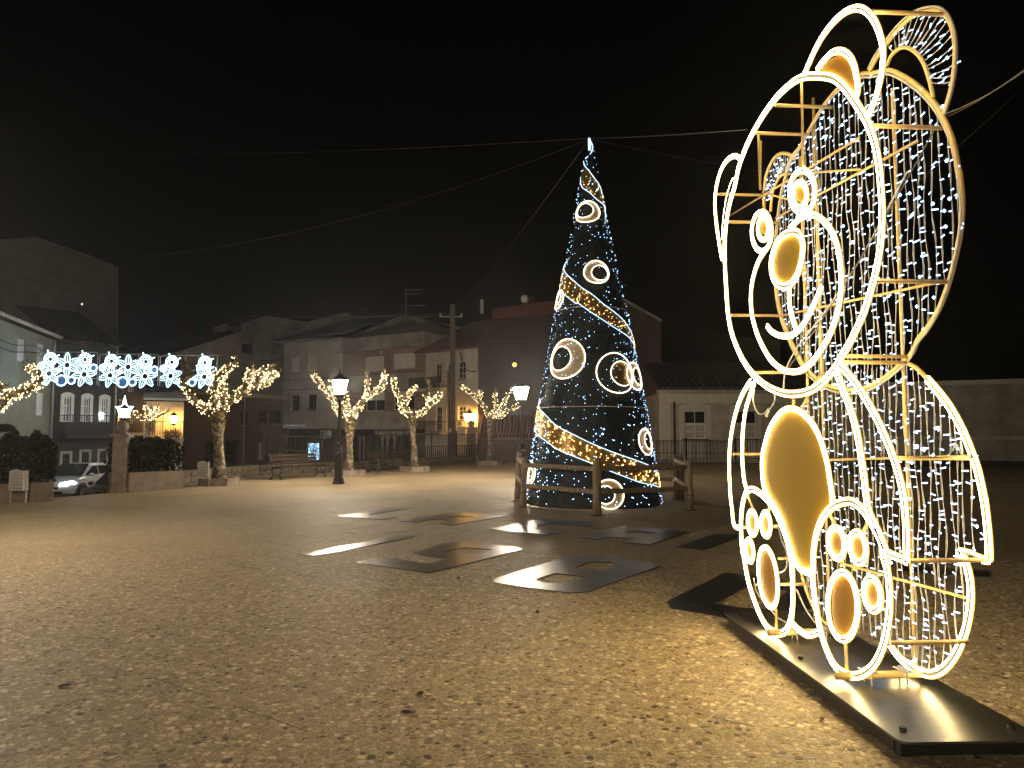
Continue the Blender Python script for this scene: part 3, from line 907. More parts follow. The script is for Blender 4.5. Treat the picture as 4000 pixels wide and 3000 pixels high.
def resample(c, n):
    # smooth in angle/height, evenly by arc index
    P = smooth_path([(a, z, 0) for (a, z) in c], 6)
    return [(P[int(i * (len(P)-1) / (n-1))].x, P[int(i * (len(P)-1) / (n-1))].y) for i in range(n)]
CU = resample(band_curve([UP1, UP2, UP3]), 170); CL = resample(band_curve([LO1, LO2, LO3]), 170)
b = MB(); vs = []; fs = []
for (u, l) in zip(CU, CL):
    for k in range(4):
        t = k / 3; vs.append(tpt(lerp(u[0], l[0], t), lerp(u[1], l[1], t), 0.02))
for i in range(len(CU) - 1):
    for k in range(3): fs.append((i*4+k, i*4+k+1, i*4+5+k, i*4+4+k))
b.add(vs, fs); band = b.build('gold_band', M_GOLDT, ctree, True)
b = MB(); g = MB()
for q in range(5200):
    i = int(len(CU) * (rt.random() ** 0.75)); i = min(i, len(CU) - 1); t = rt.random(); u, l = CU[i], CL[i]
    th = lerp(u[0], l[0], t) + (rt.random() - .5) * 0.05; z = lerp(u[1], l[1], t)
    p = tpt(th, z, 0.02); o = Vector((math.sin(th), -math.cos(th), 0))
    dr = (o * 0.7 + Vector((rt.random() - .5, rt.random() - .5, rt.random() - .5)) * 1.6).normalized()
    sd = dr.cross(Vector((rt.random() - .5, rt.random() - .5, rt.random() - .5))).normalized() * 0.009
    b.add([p - sd, p + sd, p + dr * (0.04 + 0.05 * rt.random())], [(0, 1, 2)])
    if q % 7 == 0: g.octa(tpt(th, z, 0.055), (0.011 if z > 2.6 else 0.017) * (0.6 + 0.7 * rt.random()))
stuff(b.build('tinsel_needles', M_GOLDT, band)); stuff(g.build('led_bulbs', M_LEDG, band))
for C_ in (CU, CL):
    b = MB(); b.tube([tpt(a, z, 0.045) for (a, z) in C_], 0.008, 5); b.build('rope_light', M_ROPEB, ctree, True)
def ring(px, py, Rp, ix, iy, Ri, fill=None):
    th0, z0 = tpick(px, py); c = tpt(th0, z0)
    D = TCY + c.y; ro = Rp / FPX * D; ri = Ri / FPX * D
    if abs(th0) > 1.3: th0 = math.copysign(1.3, th0)
    th1, z1 = tpick(ix, iy)
    if abs(th1) > 1.3: th1 = math.copysign(1.3, th1)
    def circ(th, z, r, off, n=30):
        return [tpt(th + r * math.cos(2*math.pi*k/n) / max(trad(z), .12), z + r * math.sin(2*math.pi*k/n), off) for k in range(n)]
    b = MB(); b.tube(circ(th0, z0, ro, 0.06), 0.016, 5, True); rg = b.build('ring_ornament', M_ROPEW, ctree, True)
    b = MB(); b.tube(circ(th1, z1, ri, 0.07), 0.013, 5, True); b.build('inner_ring', M_ROPEW, rg, True)
    A = circ(th0, z0, ro, 0.035); B_ = circ(th1, z1, ri, 0.035)
    b = MB(); n = len(A)
    if fill == 'inner':
        cc = tpt(th1, z1, 0.04); b.add(B_ + [cc], [(i, (i+1) % n, n) for i in range(n)]); mt = M_GOLDT
    else:
        b.add(A + B_, [(i, (i+1) % n, n + (i+1) % n, n + i) for i in range(n)]); mt = M_CHAMP
    for q in range(160):
        k = rt.random() * n; i = int(k); t = rt.random()
        P0 = A[i].lerp(A[(i+1) % n], k - i); P1 = B_[i].lerp(B_[(i+1) % n], k - i)
        if fill == 'inner': P0 = tpt(th1, z1, 0.04)
        p = P0.lerp(P1, t); o = Vector((p.x, p.y, 0)).normalized()
        dr = (o * 0.7 + Vector((rt.random() - .5, rt.random() - .5, rt.random() - .5)) * 1.4).normalized()
        sd = dr.orthogonal().normalized() * 0.008
        b.add([p - sd, p + sd, p + dr * 0.05], [(0, 1, 2)])
    b.build('ring_tinsel', mt, rg)
ring(2295, 829, 45, 2287, 825, 30); ring(2329, 1064, 47, 2340, 1068, 31)
ring(2214, 1402, 79, 2196, 1401, 48); ring(2404, 1457, 80, 2423, 1460, 49, 'inner')
ring(2516, 1725, 51, 2522, 1722, 32); ring(2378, 1930, 56, 2364, 1932, 34)
ring(2083, 1850, 42, 2078, 1852, 26); ring(2475, 1470, 55, 2480, 1470, 34); ring(2186, 1175, 38, 2184, 1175, 22)
b = MB(); s_ = MB()
cnt = 0
while cnt < 1500:
    z = TH * (1 - math.sqrt(rt.random())) * 0.985 + 0.06; th = rt.random() * 2 * math.pi
    rr = (0.0055 + 0.0035 * rt.random()) * (1.4 if z < 1.9 else 1.0)
    if rt.random() < 0.03: rr *= 1.8
    b.octa(tpt(th, z, 0.05), rr); cnt += 1
stuff(b.build('led_bulbs', M_LEDT, ctree))
b = MB(); b.tube([(TLEAN * TH, 0, TH - 0.25), (TLEAN * TH, 0, TH + 0.05)], 0.03, 6)
b.tube([tpt(a * 0.5, TH - 0.02 - a * 0.05, 0.03) for a in range(9)], 0.014, 5)
b.build('tip_light', M_ROPEB, ctree)
b = MB(); b.tube([tpt(2*math.pi*q/40, 0.0 + 0.014, 0.0) for q in range(40)], 0.014, 5, True); b.build('base_ring', M_CHAMP, ctree)

# ---- log fence round the tree
M_LOG = pm('fence_log', (0.36, 0.25, 0.155), (0.22, 0.15, 0.09), 6, 0.8, bump=0.4)
def log_mat():
    m, t, bs = _base('peeled_log')
    tc = t.nodes.new('ShaderNodeTexCoord'); mp = t.nodes.new('ShaderNodeMapping'); mp.inputs['Scale'].default_value = (14, 14, 1.2)
    t.links.new(tc.outputs['Object'], mp.inputs['Vector'])
    nz = t.nodes.new('ShaderNodeTexNoise'); nz.inputs['Scale'].default_value = 2.2; nz.inputs['Detail'].default_value = 8
    t.links.new(mp.outputs[0], nz.inputs['Vector'])
    rp = t.nodes.new('ShaderNodeValToRGB'); rp.color_ramp.elements[0].position = .32; rp.color_ramp.elements[1].position = .68
    rp.color_ramp.elements[0].color = (0.18, 0.12, 0.075, 1); rp.color_ramp.elements[1].color = (0.50, 0.39, 0.26, 1)
    t.links.new(nz.outputs['Fac'], rp.inputs['Fac']); t.links.new(rp.outputs[0], bs.inputs['Base Color'])
    bs.inputs['Roughness'].default_value = 0.8
    bp_ = t.nodes.new('ShaderNodeBump'); bp_.inputs['Strength'].default_value = .5; bp_.inputs['Distance'].default_value = .01
    t.links.new(nz.outputs['Fac'], bp_.inputs['Height']); t.links.new(bp_.outputs[0], bs.inputs['Normal'])
    return m
M_LOG = log_mat()
pF, pL, pLB, pR, pRB = gnd(2333, 2013), gnd(2046, 1980), gnd(2021, 1944), gnd(2694, 1992), gnd(2640, 1953)
pBB = Vector((2.0, 20.6, 0))
fence = thing('log_fence', 'low fence of round peeled logs standing round the cone tree', 'fence', (pF.x, pF.y, 0))
def fpost(p, h=1.08, r=0.095, lean=(0, 0)):
    q = p - pF; b = MB()
    b.tube([(q.x, q.y, 0), (q.x + lean[0]*.3, q.y + lean[1]*.3, h*.3), (q.x + lean[0]*.7, q.y + lean[1]*.7, h*.7), (q.x + lean[0], q.y + lean[1], h - .02), (q.x + lean[0], q.y + lean[1], h)], [r*1.03, r*.98, r, r*.97, r*.86], 12)
    o = b.build('post', M_LOG, fence, True)
    b = MB(); b.tube([(q.x + (r+.003)*math.cos(a), q.y + (r+.003)*math.sin(a), h*.3) for a in [2*math.pi*k/14 for k in range(14)]], 0.006, 4, True); b.build('tie_wire', M_BLACK, o)
    b = MB(); b.lathe([(r*1.9, 0.001), (r*1.9, 0.006), (r*1.0, 0.012)], (q.x, q.y, 0), 12); b.build('foot_plate', M_BLACK, o)
for (p, h, r, ln) in ((pF, 1.10, .088, (0, 0)), (pL, 1.10, .065, (.01, 0)), (pLB, 1.16, .082, (.07, 0)), (pR, 1.05, .088, (-.02, 0)), (pRB, 1.12, .07, (0, 0)), (pRB + Vector((.14, .02, 0)), 1.12, .075, (0, 0)), (pBB, 1.1, .085, (0, 0))):
    fpost(p, h, r, ln)
def frail(a, c, za, zb, r=0.052):
    a = a - pF; c = c - pF; b = MB(); d = (c - a); n = 7
    b.tube([(a.x + d.x*i/n, a.y + d.y*i/n, lerp(za, zb, i/n) + .006*math.sin(i*2.3)) for i in range(n+1)], [r*(1 + .06*math.sin(i*1.9)) for i in range(n+1)], 9)
    b.build('rail', M_LOG, fence, True)
for (a, c, z1, z2) in ((pL, pF, .93, .92), (pF, pR, .93, .92), (pR, pRB, .92, .98), (pRB, pBB, .96, .96), (pBB, pLB, .96, .98), (pLB, pL, 1.0, .96)):
    frail(a, c, z1, z2); frail(a, c, z1 - .46, z2 - .46)
# ================================================================== HOUSES ROUND THE SQUARE
M_STONEG = pm('grey_render', (0.58, 0.56, 0.52), (0.42, 0.40, 0.375), 0.9, 0.9, bump=0.2, bscale=30)
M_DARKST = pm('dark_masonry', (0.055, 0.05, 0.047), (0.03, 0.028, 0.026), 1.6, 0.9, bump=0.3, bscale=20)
M_CONC = pm('stained_concrete', (0.47, 0.44, 0.40), (0.24, 0.22, 0.20), 0.8, 0.9, bump=0.2, bscale=25)
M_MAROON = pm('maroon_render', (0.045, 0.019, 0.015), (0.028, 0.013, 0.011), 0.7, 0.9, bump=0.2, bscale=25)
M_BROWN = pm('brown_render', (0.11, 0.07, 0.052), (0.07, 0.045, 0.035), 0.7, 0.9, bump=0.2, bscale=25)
M_REDP = pm('red_parapet', (0.12, 0.034, 0.022), (0.09, 0.026, 0.018), 0.8, 0.9)
M_SLATE = pm('dark_roof', (0.06, 0.045, 0.038), (0.03, 0.025, 0.022), 3, 0.85, bump=0.4)
M_BLIND = pm('roller_blind', (0.82, 0.80, 0.74), (0.74, 0.72, 0.66), 2, 0.6)
M_CURT = pm('net_curtain', (0.50, 0.46, 0.40), (0.34, 0.31, 0.27), 7, 0.9)
M_PALE = pm('pale_green_render', (0.27, 0.28, 0.235), (0.20, 0.21, 0.175), 0.8, 0.9, bump=0.15, bscale=30)
M_SHUT = pm('pale_shutter', (0.80, 0.84, 0.88), (0.68, 0.72, 0.77), 5, 0.6)
M_DOORW = pm('dark_door', (0.06, 0.045, 0.035), (0.035, 0.028, 0.022), 6, 0.6)
def brick_mat():
    m, t, bs = _base('far_brick')
    tc = t.nodes.new('ShaderNodeTexCoord'); mp = t.nodes.new('ShaderNodeMapping'); mp.inputs['Rotation'].default_value = (math.pi/2, 0, 0)
    t.links.new(tc.outputs['Object'], mp.inputs['Vector'])
    br = t.nodes.new('ShaderNodeTexBrick'); br.inputs['Scale'].default_value = 1.0
    br.inputs['Brick Width'].default_value = 0.27; br.inputs['Row Height'].default_value = 0.095; br.inputs['Mortar Size'].default_value = 0.012
    br.inputs['Color1'].default_value = (0.26, 0.11, 0.085, 1); br.inputs['Color2'].default_value = (0.17, 0.08, 0.07, 1); br.inputs['Mortar'].default_value = (0.50, 0.46, 0.42, 1)
    t.links.new(mp.outputs[0], br.inputs['Vector']); t.links.new(br.outputs['Color'], bs.inputs['Base Color']); bs.inputs['Roughness'].default_value = .9
    bp_ = t.nodes.new('ShaderNodeBump'); bp_.inputs['Strength'].default_value = .4; bp_.inputs['Distance'].default_value = .01; bp_.invert = True
    t.links.new(br.outputs['Fac'], bp_.inputs['Height']); t.links.new(bp_.outputs[0], bs.inputs['Normal'])
    return m
M_BRICK = brick_mat()
class Fac:
    def __init__(s, name, label, A, B, zb=ROADZ, cat='house'):
        s.A = Vector((A[0], A[1], zb)); s.B = Vector((B[0], B[1], zb)); s.zb = zb
        s.d = (s.B - s.A).normalized(); s.L = (s.B - s.A).length; s.out = Vector((s.d.y, -s.d.x, 0))
        s.root = thing(name, label, cat, s.A, math.atan2(s.d.y, s.d.x))
    def uz(s, px, py, off=0.0):
        P = onplane(px, py, s.A + s.out * off, s.out)
        return ((P - s.A).dot(s.d), P.z - s.zb)
    def rect(s, x0, y0, x1, y1, off=0.0):
        my, mx = (y0+y1)/2, (x0+x1)/2
        return (s.uz(x0, my, off)[0], s.uz(x1, my, off)[0], s.uz(mx, y1, off)[1], s.uz(mx, y0, off)[1])
    def wall(s, u0, u1, z0, z1, rects, mat, depth=8.0, name='wall', rv=0.2, y=0.0):
        us = sorted({u0, u1, *[min(max(q, u0), u1) for r in rects for q in r[:2]]}); zs = sorted({z0, z1, *[min(max(q, z0), z1) for r in rects for q in r[2:]]})
        b = MB()
        for i in range(len(us)-1):
            for j in range(len(zs)-1):
                cu, cz = (us[i]+us[i+1])/2, (zs[j]+zs[j+1])/2
                if any(r[0] < cu < r[1] and r[2] < cz < r[3] for r in rects): continue
                b.quad((us[i],y,zs[j]), (us[i+1],y,zs[j]), (us[i+1],y,zs[j+1]), (us[i],y,zs[j+1]))
        for r in rects:
            a0, a1, c0, c1 = r
            b.quad((a0,y,c0), (a0,y+rv,c0), (a0,y+rv,c1), (a0,y,c1)); b.quad((a1,y+rv,c0), (a1,y,c0), (a1,y,c1), (a1,y+rv,c1))
            b.quad((a0,y,c1), (a0,y+rv,c1), (a1,y+rv,c1), (a1,y,c1)); b.quad((a0,y+rv,c0), (a0,y,c0), (a1,y,c0), (a1,y+rv,c0))
            b.quad((a0,y+rv,c0), (a1,y+rv,c0), (a1,y+rv,c1), (a0,y+rv,c1))
        Y = y + depth
        b.quad((u0,Y,z0), (u0,y,z0), (u0,y,z1), (u0,Y,z1)); b.quad((u1,y,z0), (u1,Y,z0), (u1,Y,z1), (u1,y,z1))
        b.quad((u1,Y,z0), (u0,Y,z0), (u0,Y,z1), (u1,Y,z1)); b.quad((u0,y,z1), (u1,y,z1), (u1,Y,z1), (u0,Y,z1))
        return b.build(name, mat, s.root)
    def poly(s, name, pts, mat, y0=0.0, depth=8.0):
        b = MB(); P = [s.uz(*p, -y0) for p in pts]
        b.prism([(u, y0, z) for (u, z) in P], (0, depth, 0)); return fixn(b.build(name, mat, s.root))
    def box(s, name, u0, u1, y0, y1, z0, z1, mat, parent=None):
        b = MB(); b.box(u0, u1, y0, y1, z0, z1); return b.build(name, mat, parent or s.root)
    def win(s, r, fm=None, nx=2, ny=2, glass=None, y=0.1, fw=0.06, blind=0.0, name='window', sill=True, bm=None):
        u0, u1, z0, z1 = r; fm = fm or M_WHITE; e = 0.004
        u0 += e; u1 -= e; z0 += e; z1 -= e
        b = MB()
        b.box(u0, u0+fw, y, y+.05, z0, z1); b.box(u1-fw, u1, y, y+.05, z0, z1); b.box(u0+fw, u1-fw, y, y+.05, z1-fw, z1); b.box(u0+fw, u1-fw, y, y+.05, z0, z0+fw)
        for i in range(1, nx): q = lerp(u0, u1, i/nx); b.box(q-fw*.4, q+fw*.4, y+.002, y+.045, z0+fw, z1-fw)
        for j in range(1, ny): q = lerp(z0, z1, j/ny); b.box(u0+fw, u1-fw, y+.006, y+.04, q-fw*.35, q+fw*.35)
        w = b.build(name, fm, s.root)
        gz1 = z1-fw
        if blind > 0:
            zb_ = lerp(z1, z0, blind); b = MB(); h = .055; q = z1 - .002
            while q - h > zb_:
                b.box(u0+.01, u1-.01, y-.02, y-.002, q-h+.006, q); q -= h
            b.build('roller_blind', bm or M_BLIND, w); gz1 = max(z0+fw+.02, zb_)
        for i in range(nx):
            for j in range(ny):
                a0, a1 = lerp(u0, u1, i/nx)+fw*.4, lerp(u0, u1, (i+1)/nx)-fw*.4; c0, c1 = lerp(z0, z1, j/ny)+fw*.35, lerp(z0, z1, (j+1)/ny)-fw*.35
                b = MB(); b.box(a0, a1, y+.018, y+.028, c0, c1); b.build('pane', glass or M_GLASS, w)
        if sill:
            b = MB(); b.box(u0-.06, u1+.06, -.07, -.003, z0-.07, z0-.01); b.build('sill', M_GRAN, w)
        return w
    def surround(s, r, w=0.16, mat=None, arch=0.0, y=-.03):
        u0, u1, z0, z1 = r; b = MB(); mat = mat or M_GRAN
        b.box(u0-w, u0-.002, y, -.002, z0, z1+w); b.box(u1+.002, u1+w, y, -.002, z0, z1+w)
        if arch > 0:
            n = 8; top = [(lerp(u0-w, u1+w, k/n), y-.01, z1+w+arch*math.sin(math.pi*k/n)) for k in range(n+1)]
            b.prism([(u0-.001, y-.01, z1+.002), (u1+.001, y-.01, z1+.002), (u1+w, y-.01, z1+.002)] + list(reversed(top)) + [(u0-w, y-.01, z1+.002)], (0, -y+.006, 0))
        else:
            b.box(u0-.001, u1+.001, y, -.002, z1+.002, z1+w)
        return b.build('window_surround', mat, s.root)
    def rail(s, u0, u1, z0, z1, y=-.6, step=.12, mat=None, name='balcony_railing', r=.012, slab=True, ends=True, smat=None):
        """balcony: slab and a railing of single bars"""
        mat = mat or M_IRON
        if slab: bs_ = s.box('balcony_slab', u0-.05, u1+.05, y-.06, -.002, z0-.14, z0, smat or M_CONC)
        b = MB(); b.box(u0, u1, y-.02, y+.02, z1-.04, z1); b.box(u0, u1, y-.015, y+.015, z0+.06, z0+.09)
        if ends:
            for u in (u0, u1): b.box(u-.02, u+.02, y, -.01, z1-.04, z1)
        h = b.build(name, mat, s.root)
        me = MB(); me.box(-r, r, -r, r, z0+.09, z1-.04); ms = me.mesh('baluster', mat)
        n = max(2, int((u1-u0)/step))
        for k in range(n+1): inst('baluster', ms, h, (lerp(u0+r, u1-r, k/n), y, 0))
        return h
    def pipe(s, u, z0, z1, r=.05, mat=None):
        b = MB(); b.tube([(u, -r-.02, z0), (u, -r-.02, z1-.3), (u, -r-.02, z1)], r, 8); return b.build('drain_pipe', mat or M_ZINC, s.root, True)
    def tiles(s, u0, u1, z, over=.45, step=.22, mat=None, rise=.12, back=3.0, slope=.45):
        """a tiled roof edge: curved tiles side by side on a sloping slab"""
        mat = mat or M_TILE
        b = MB(); b.prism([(u0, -over, z), (u0, -over, z+.06), (u0, back, z+.06+(back+over)*slope), (u0, back, z+(back+over)*slope)], (u1-u0, 0, 0))
        rf = fixn(b.build('roof', mat, s.root))
        t = MB(); n = 6; P = []
        for yy in (0, 1):
            for k in range(n+1):
                a = math.pi*k/n; P.append((-math.cos(a)*step*.42, yy, math.sin(a)*step*.34))
        t.add([(x, -over-.05 + y*1.5, z+.06+zz + (y*1.5-.05)*slope) for (x, y, zz) in P], [(i, i+1, n+2+i, n+1+i) for i in range(n)] + [tuple(range(n, -1, -1))])
        ms = t.mesh('roof_tile', mat)
        k = 0; u = u0+step/2
        while u < u1 and k < 90:
            inst('roof_tile', ms, rf, (u, 0, 0)); u += step; k += 1
        return rf
def xy(px, Y): p = atY(px, 1700, Y); return (p.x, p.y)
M_LANT = em('lantern_white', (1.0, 0.82, 0.60), 470.0)
M_LANTO = em('lantern_amber', (1.0, 0.46, 0.08), 75.0)
def lantern(parent, c, s=1.0, glass=None, up=True):
    """four-sided lantern, wider at the top, with cap and finial; c = bottom of the glass"""
    x, y, z = c; a, w, h = .13*s, .21*s, .42*s
    b = MB(); P = [(-a,-a,0),(a,-a,0),(a,a,0),(-a,a,0),(-w,-w,h),(w,-w,h),(w,w,h),(-w,w,h)]
    P = [(x+p[0], y+p[1], z+p[2]) for p in P]
    g = []
    for f in ((0,1,5,4),(1,2,6,5),(2,3,7,6),(3,0,4,7)):
        m = MB(); q = [Vector(P[i]) for i in f]; cc = sum(q, Vector())/4; q = [cc+(v-cc)*.92 for v in q]
        nrm = (q[1]-q[0]).cross(q[3]-q[0]).normalized()
        m.prism(q, -nrm*.006*s); g.append(m)
    f = MB()
    for i in range(4): f.obox(P[i], P[i+4], .022*s, .022*s)
    for i in range(4):
        f.obox(P[i], P[(i+1) % 4], .025*s, .025*s); f.obox(P[4+i], P[4+(i+1) % 4], .03*s, .03*s)
    f.lathe([(w*1.2, h+.01*s), (w*1.15, h+.03*s), (w*.75, h+.09*s), (w*.42, h+.13*s), (w*.46, h+.145*s), (w*.28, h+.18*s), (w*.1, h+.21*s), (w*.1, h+.27*s), (w*.02, h+.33*s)], (x, y, z), 8)
    fr = f.build('lantern_frame', M_IRON, parent)
    for m in g: fixn(m.build('lamp_glass', glass or M_LANT, fr))
    b = MB(); b.lathe([(a*.5, -.12*s), (a*1.1, -.03*s), (a*1.15, 0)], (x, y, z), 8); b.build('lamp_cup', M_IRON, parent)
    return fr

# ---- pale house at the left edge, its front running away from us
C1 = atY(211, 1329, 36.0); zE = C1.z
d0 = ray(0, 1248); A1 = EYE + d0 * ((zE - EYE.z) / d0.z)
A1x = C1 + (A1 - C1) * 1.9
h1 = Fac('pale_house', 'pale rendered two-storey house with shutters at the left edge, lit bluish', (A1x.x, A1x.y), (C1.x, C1.y))
ez = zE - ROADZ
W1 = [h1.rect(68,1323,98,1412), h1.rect(144,1342,171,1432), h1.rect(142,1534,169,1623), h1.rect(-10,1534,25,1616)]
h1.wall(0, h1.L, 0, ez, W1, M_PALE, 9)
for r_ in W1: h1.win(r_, M_SHUT, 2, 3, M_SHUT, y=.05, fw=.09, sill=False)
h1.tiles(-.1, h1.L+.15, ez+.02, .4, .3, M_WHITE, back=4, slope=.4)
h1.pipe(h1.L-.12, 0, ez, .06)
for zz in (ez-.75, ez-1.05):
    b = MB(); b.tube([(u, -.05, zz - .12*math.sin(u*1.1)) for u in [h1.L*k/14 for k in range(15)]], .018, 4); b.build('facade_cable', M_BLACK, h1.root)
# ---- dark stone house with three arched balcony windows
B2 = xy(452, 38.4)
h2 = Fac('stone_house', 'dark stone house with three white arched balcony windows behind the snowflake lights', (C1.x+.05, C1.y), B2)
ez2 = h2.uz(330, 1346)[1]
W2 = [h2.rect(247,1552,276,1648), h2.rect(327,1556,350,1648), h2.rect(396,1560,418,1648)]
D2 = [h2.rect(243,1772,270,1850), h2.rect(318,1765,345,1850), h2.rect(388,1762,412,1850)]
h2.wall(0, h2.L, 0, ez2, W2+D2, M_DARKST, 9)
for r_ in W2: h2.surround(r_, .14, M_WHITE, .12); h2.win(r_, M_WHITE, 2, 3, y=.08, sill=False)
for r_ in D2: h2.surround(r_, .12, M_CONC); h2.win(r_, M_DOORW, 2, 3, M_GLASS, name='door', sill=False)
zr = h2.uz(330, 1700)[1]; h2.rail(.4, h2.L-.1, zr, zr+1.0, -.7, .13, smat=M_DARKST)
h2.tiles(-.1, h2.L, ez2, .5, .28, M_SLATE, back=5, slope=.42)
h2.pipe(h2.L-.1, 0, ez2)
# small glowing body added on the balcony, standing in for a reflection
t_ = thing('balcony_glow', 'small white glow added as a reflection beside the right arched window', 'wall lamp', h2.A + h2.d*h2.uz(389,1625)[0] + h2.out*.02 + Vector((0,0,h2.uz(389,1640)[1])), math.atan2(h2.d.y, h2.d.x))
b = MB(); b.lathe([(.04,0),(.11,.05),(.13,.32),(.06,.36)], (0,-.16,0), 8); b.build('glow_body', em('glow_cool', (0.85,0.9,1.0), 4.0), t_)
b = MB(); b.box(-.03,.03,-.1,0,.1,.2); b.build('bracket', M_IRON, t_)
# ---- narrow house in between and the cream house with a porch roof
h3 = Fac('narrow_house', 'narrow dark house behind the glowing star, between stone house and porch', B2, xy(560, 41.0))
ez3 = h3.uz(500, 1420)[1]
W3 = [h3.rect(462,1560,486,1655), h3.rect(505,1585,525,1655), h3.rect(500,1480,522,1530), h3.rect(470,1750,500,1850)]
h3.wall(0, h3.L, 0, ez3, W3, M_DARKST, 8)
for r_ in W3: h3.win(r_, M_WHITE, 2, 3, y=.08, sill=False)
zr = h3.uz(500, 1690)[1]; h3.rail(.05, h3.L-.2, zr, zr+.95, -.6, .14)
h3.tiles(0, h3.L, ez3, .35, .28, M_SLATE, back=5)
h4 = Fac('porch_house', 'cream house with white porch roof and amber wall lantern', xy(560, 41.0), xy(714, 42.0))
ez4 = h4.uz(640, 1568)[1]
W4 = [h4.rect(585,1590,606,1700), h4.rect(618,1585,640,1700), h4.rect(652,1592,672,1700)]
h4.wall(0, h4.L, 0, ez4, W4, M_CREAM, 7)
for r_ in W4: h4.win(r_, M_CREAM, 2, 3, M_CURT, y=.06, sill=False)
b = MB(); b.prism([(-.1,-1.0,ez4+.02),(h4.L+.1,-1.0,ez4+.02),(h4.L+.1,.0,ez4+.42),(-.1,.0,ez4+.42)], (0,0,.12)); fixn(b.build('porch_roof', M_WHITE, h4.root))
zr = h4.uz(600, 1712)[1]; h4.rail(.0, h4.L-.05, zr, zr+.95, -.7, .13)
h4.tiles(-.1, h4.L+.1, ez4+.62, .1, .28, M_SLATE, back=5)
pts4 = [(640,1705),(660,1690),(675,1695)]
t_ = thing('flower_pots', 'row of flowering pots on the balcony under the amber lantern', 'flower pots', h4.A + h4.d*h4.uz(668,1690)[0] + h4.out*.55 + Vector((0,0,zr+.003)))
for k in range(3):
    b = MB(); b.lathe([(.1,0),(.14,.2)], (k*.3-.3,0,0), 9); pt = b.build('pot', M_TILE, t_)
    b = MB()
    for q in range(60):
        a = random.random()*6.28; e = random.random()*1.4; d_ = Vector((math.cos(a)*math.cos(e), math.sin(a)*math.cos(e), math.sin(e)))*(.12+.14*random.random()); c_ = Vector((k*.3-.3,0,.22))+d_; s1 = Vector((random.random()-.5, random.random()-.5, random.random()-.5))*.08; s2 = d_.cross(s1).normalized()*.05
        b.add([c_-s1, c_+s2, c_+s1, c_-s2], [(0,1,2,3)])
    b.build('flowers', pm('flowers', (.35,.12,.04), (.08,.12,.03), 20, .7), pt)
def wall_lantern(fac, px, py, s, label, grp='amber wall lanterns', side=1):
    u, z = fac.uz(px, py, .5)
    t = thing('wall_lantern', label, 'lantern', fac.A + fac.d*u + fac.out*.02 + Vector((0, 0, z)), math.atan2(fac.d.y, fac.d.x), grp)
    lantern(t, (0, -.5, 0), s, M_LANTO)
    b = MB(); b.tube(smooth_path([(.0,-.5,-.12*s),(.02,-.48,-.3),(.1,-.3,-.38),(.15,-.02,-.36)], 5), .016, 6); b.tube(smooth_path([(.15,-.02,-.55),(.1,-.2,-.5),(.08,-.3,-.38)], 5), .012, 6)
    b.box(.11,.19,-.03,0,-.7,-.25); b.build('bracket', M_IRON, t)
    return t
wall_lantern(h4, 678, 1654, 1.0, 'amber wall lantern on the cream porch house, left half')
# ---- low brown building and the grey gabled block behind it
h5 = Fac('brown_building', 'low brown building with dim windows behind the first lit tree', xy(716, 46), xy(1104, 54))
ez5 = h5.uz(1000, 1553)[1]
W5 = [h5.rect(1013,1604,1040,1655), h5.rect(1052,1604,1095,1655), h5.rect(940,1610,965,1660), h5.rect(1010,1725,1042,1800), h5.rect(800,1720,840,1840), h5.rect(880,1720,925,1840)]
h5.wall(0, h5.L, 0, ez5, W5, M_BROWN, 7)
for k, r_ in enumerate(W5): h5.win(r_, M_DOORW, 2, 2, M_GLASS if k != 3 else M_CURT, sill=k < 3)
h5.box('cornice', -.1, h5.L+.1, -.25, 0, ez5-.02, ez5+.22, M_CONC)
h5.pipe(h5.uz(1000, 1700)[0]-1.2, 0, ez5, .05)
h6 = Fac('gabled_block', 'big grey gabled block with windowless walls rising behind the low brown building', xy(672, 60), xy(1420, 72), cat='building')
h6.poly('gable_wall', [(672,1382),(941,1296),(942,1740),(672,1740)], M_STONEG, 0, 6)
h6.poly('side_wall', [(943,1268),(1038,1233),(1197,1257),(1230,1262),(1230,1740),(943,1740)], M_CONC, 1.0, 6)
h6.poly('upper_gable', [(1190,1264),(1352,1220),(1412,1268),(1412,1740),(1190,1740)], M_STONEG, 1.6, 6)
r_ = h6.rect(945,1345,985,1380, -1.0); b = MB(); b.box(r_[0], r_[1], .96, .995, r_[2], r_[3]); b.build('window', M_GLASS, h6.root)
# ---- grey three-storey building with overhanging floors
P1, P2, P3, P4, P5 = xy(1103, 58.5), xy(1335, 55.2), xy(1660, 50.8), xy(1660, 50.5), xy(1866, 47.2)
h7 = Fac('grey_building', 'grey three-storey building with pale blinds and an overhang above a lit window', P1, P2, cat='building')
ez7 = h7.uz(1220, 1330)[1]; oz7 = h7.uz(1220, 1674)[1]
W7 = [h7.rect(1140,1395,1171,1456), h7.rect(1205,1388,1239,1450), h7.rect(1137,1544,1169,1604), h7.rect(1203,1541,1236,1602)]
h7.wall(0, h7.L, oz7, ez7, W7, M_STONEG, 8, 'upper_wall')
for k, r_ in enumerate(W7): h7.win(r_, M_WHITE if k < 2 else M_DOORW, 1 if k < 2 else 2, 1 if k < 2 else 2, M_GLASS, blind=1.0 if k < 2 else 0)
for zz in (1480, 1520): 
    z_ = h7.uz(1220, zz)[1]; h7.box('string_course', 0, h7.L, -.05, -.002, z_-.06, z_+.06, M_CONC)
G7 = [h7.rect(1198,1727,1247,1800, -.6), h7.rect(1125,1735,1175,1850, -.6)]
h7.wall(.0, h7.L, 0, oz7-.004, G7, M_BROWN, 7, 'ground_wall', y=.6)
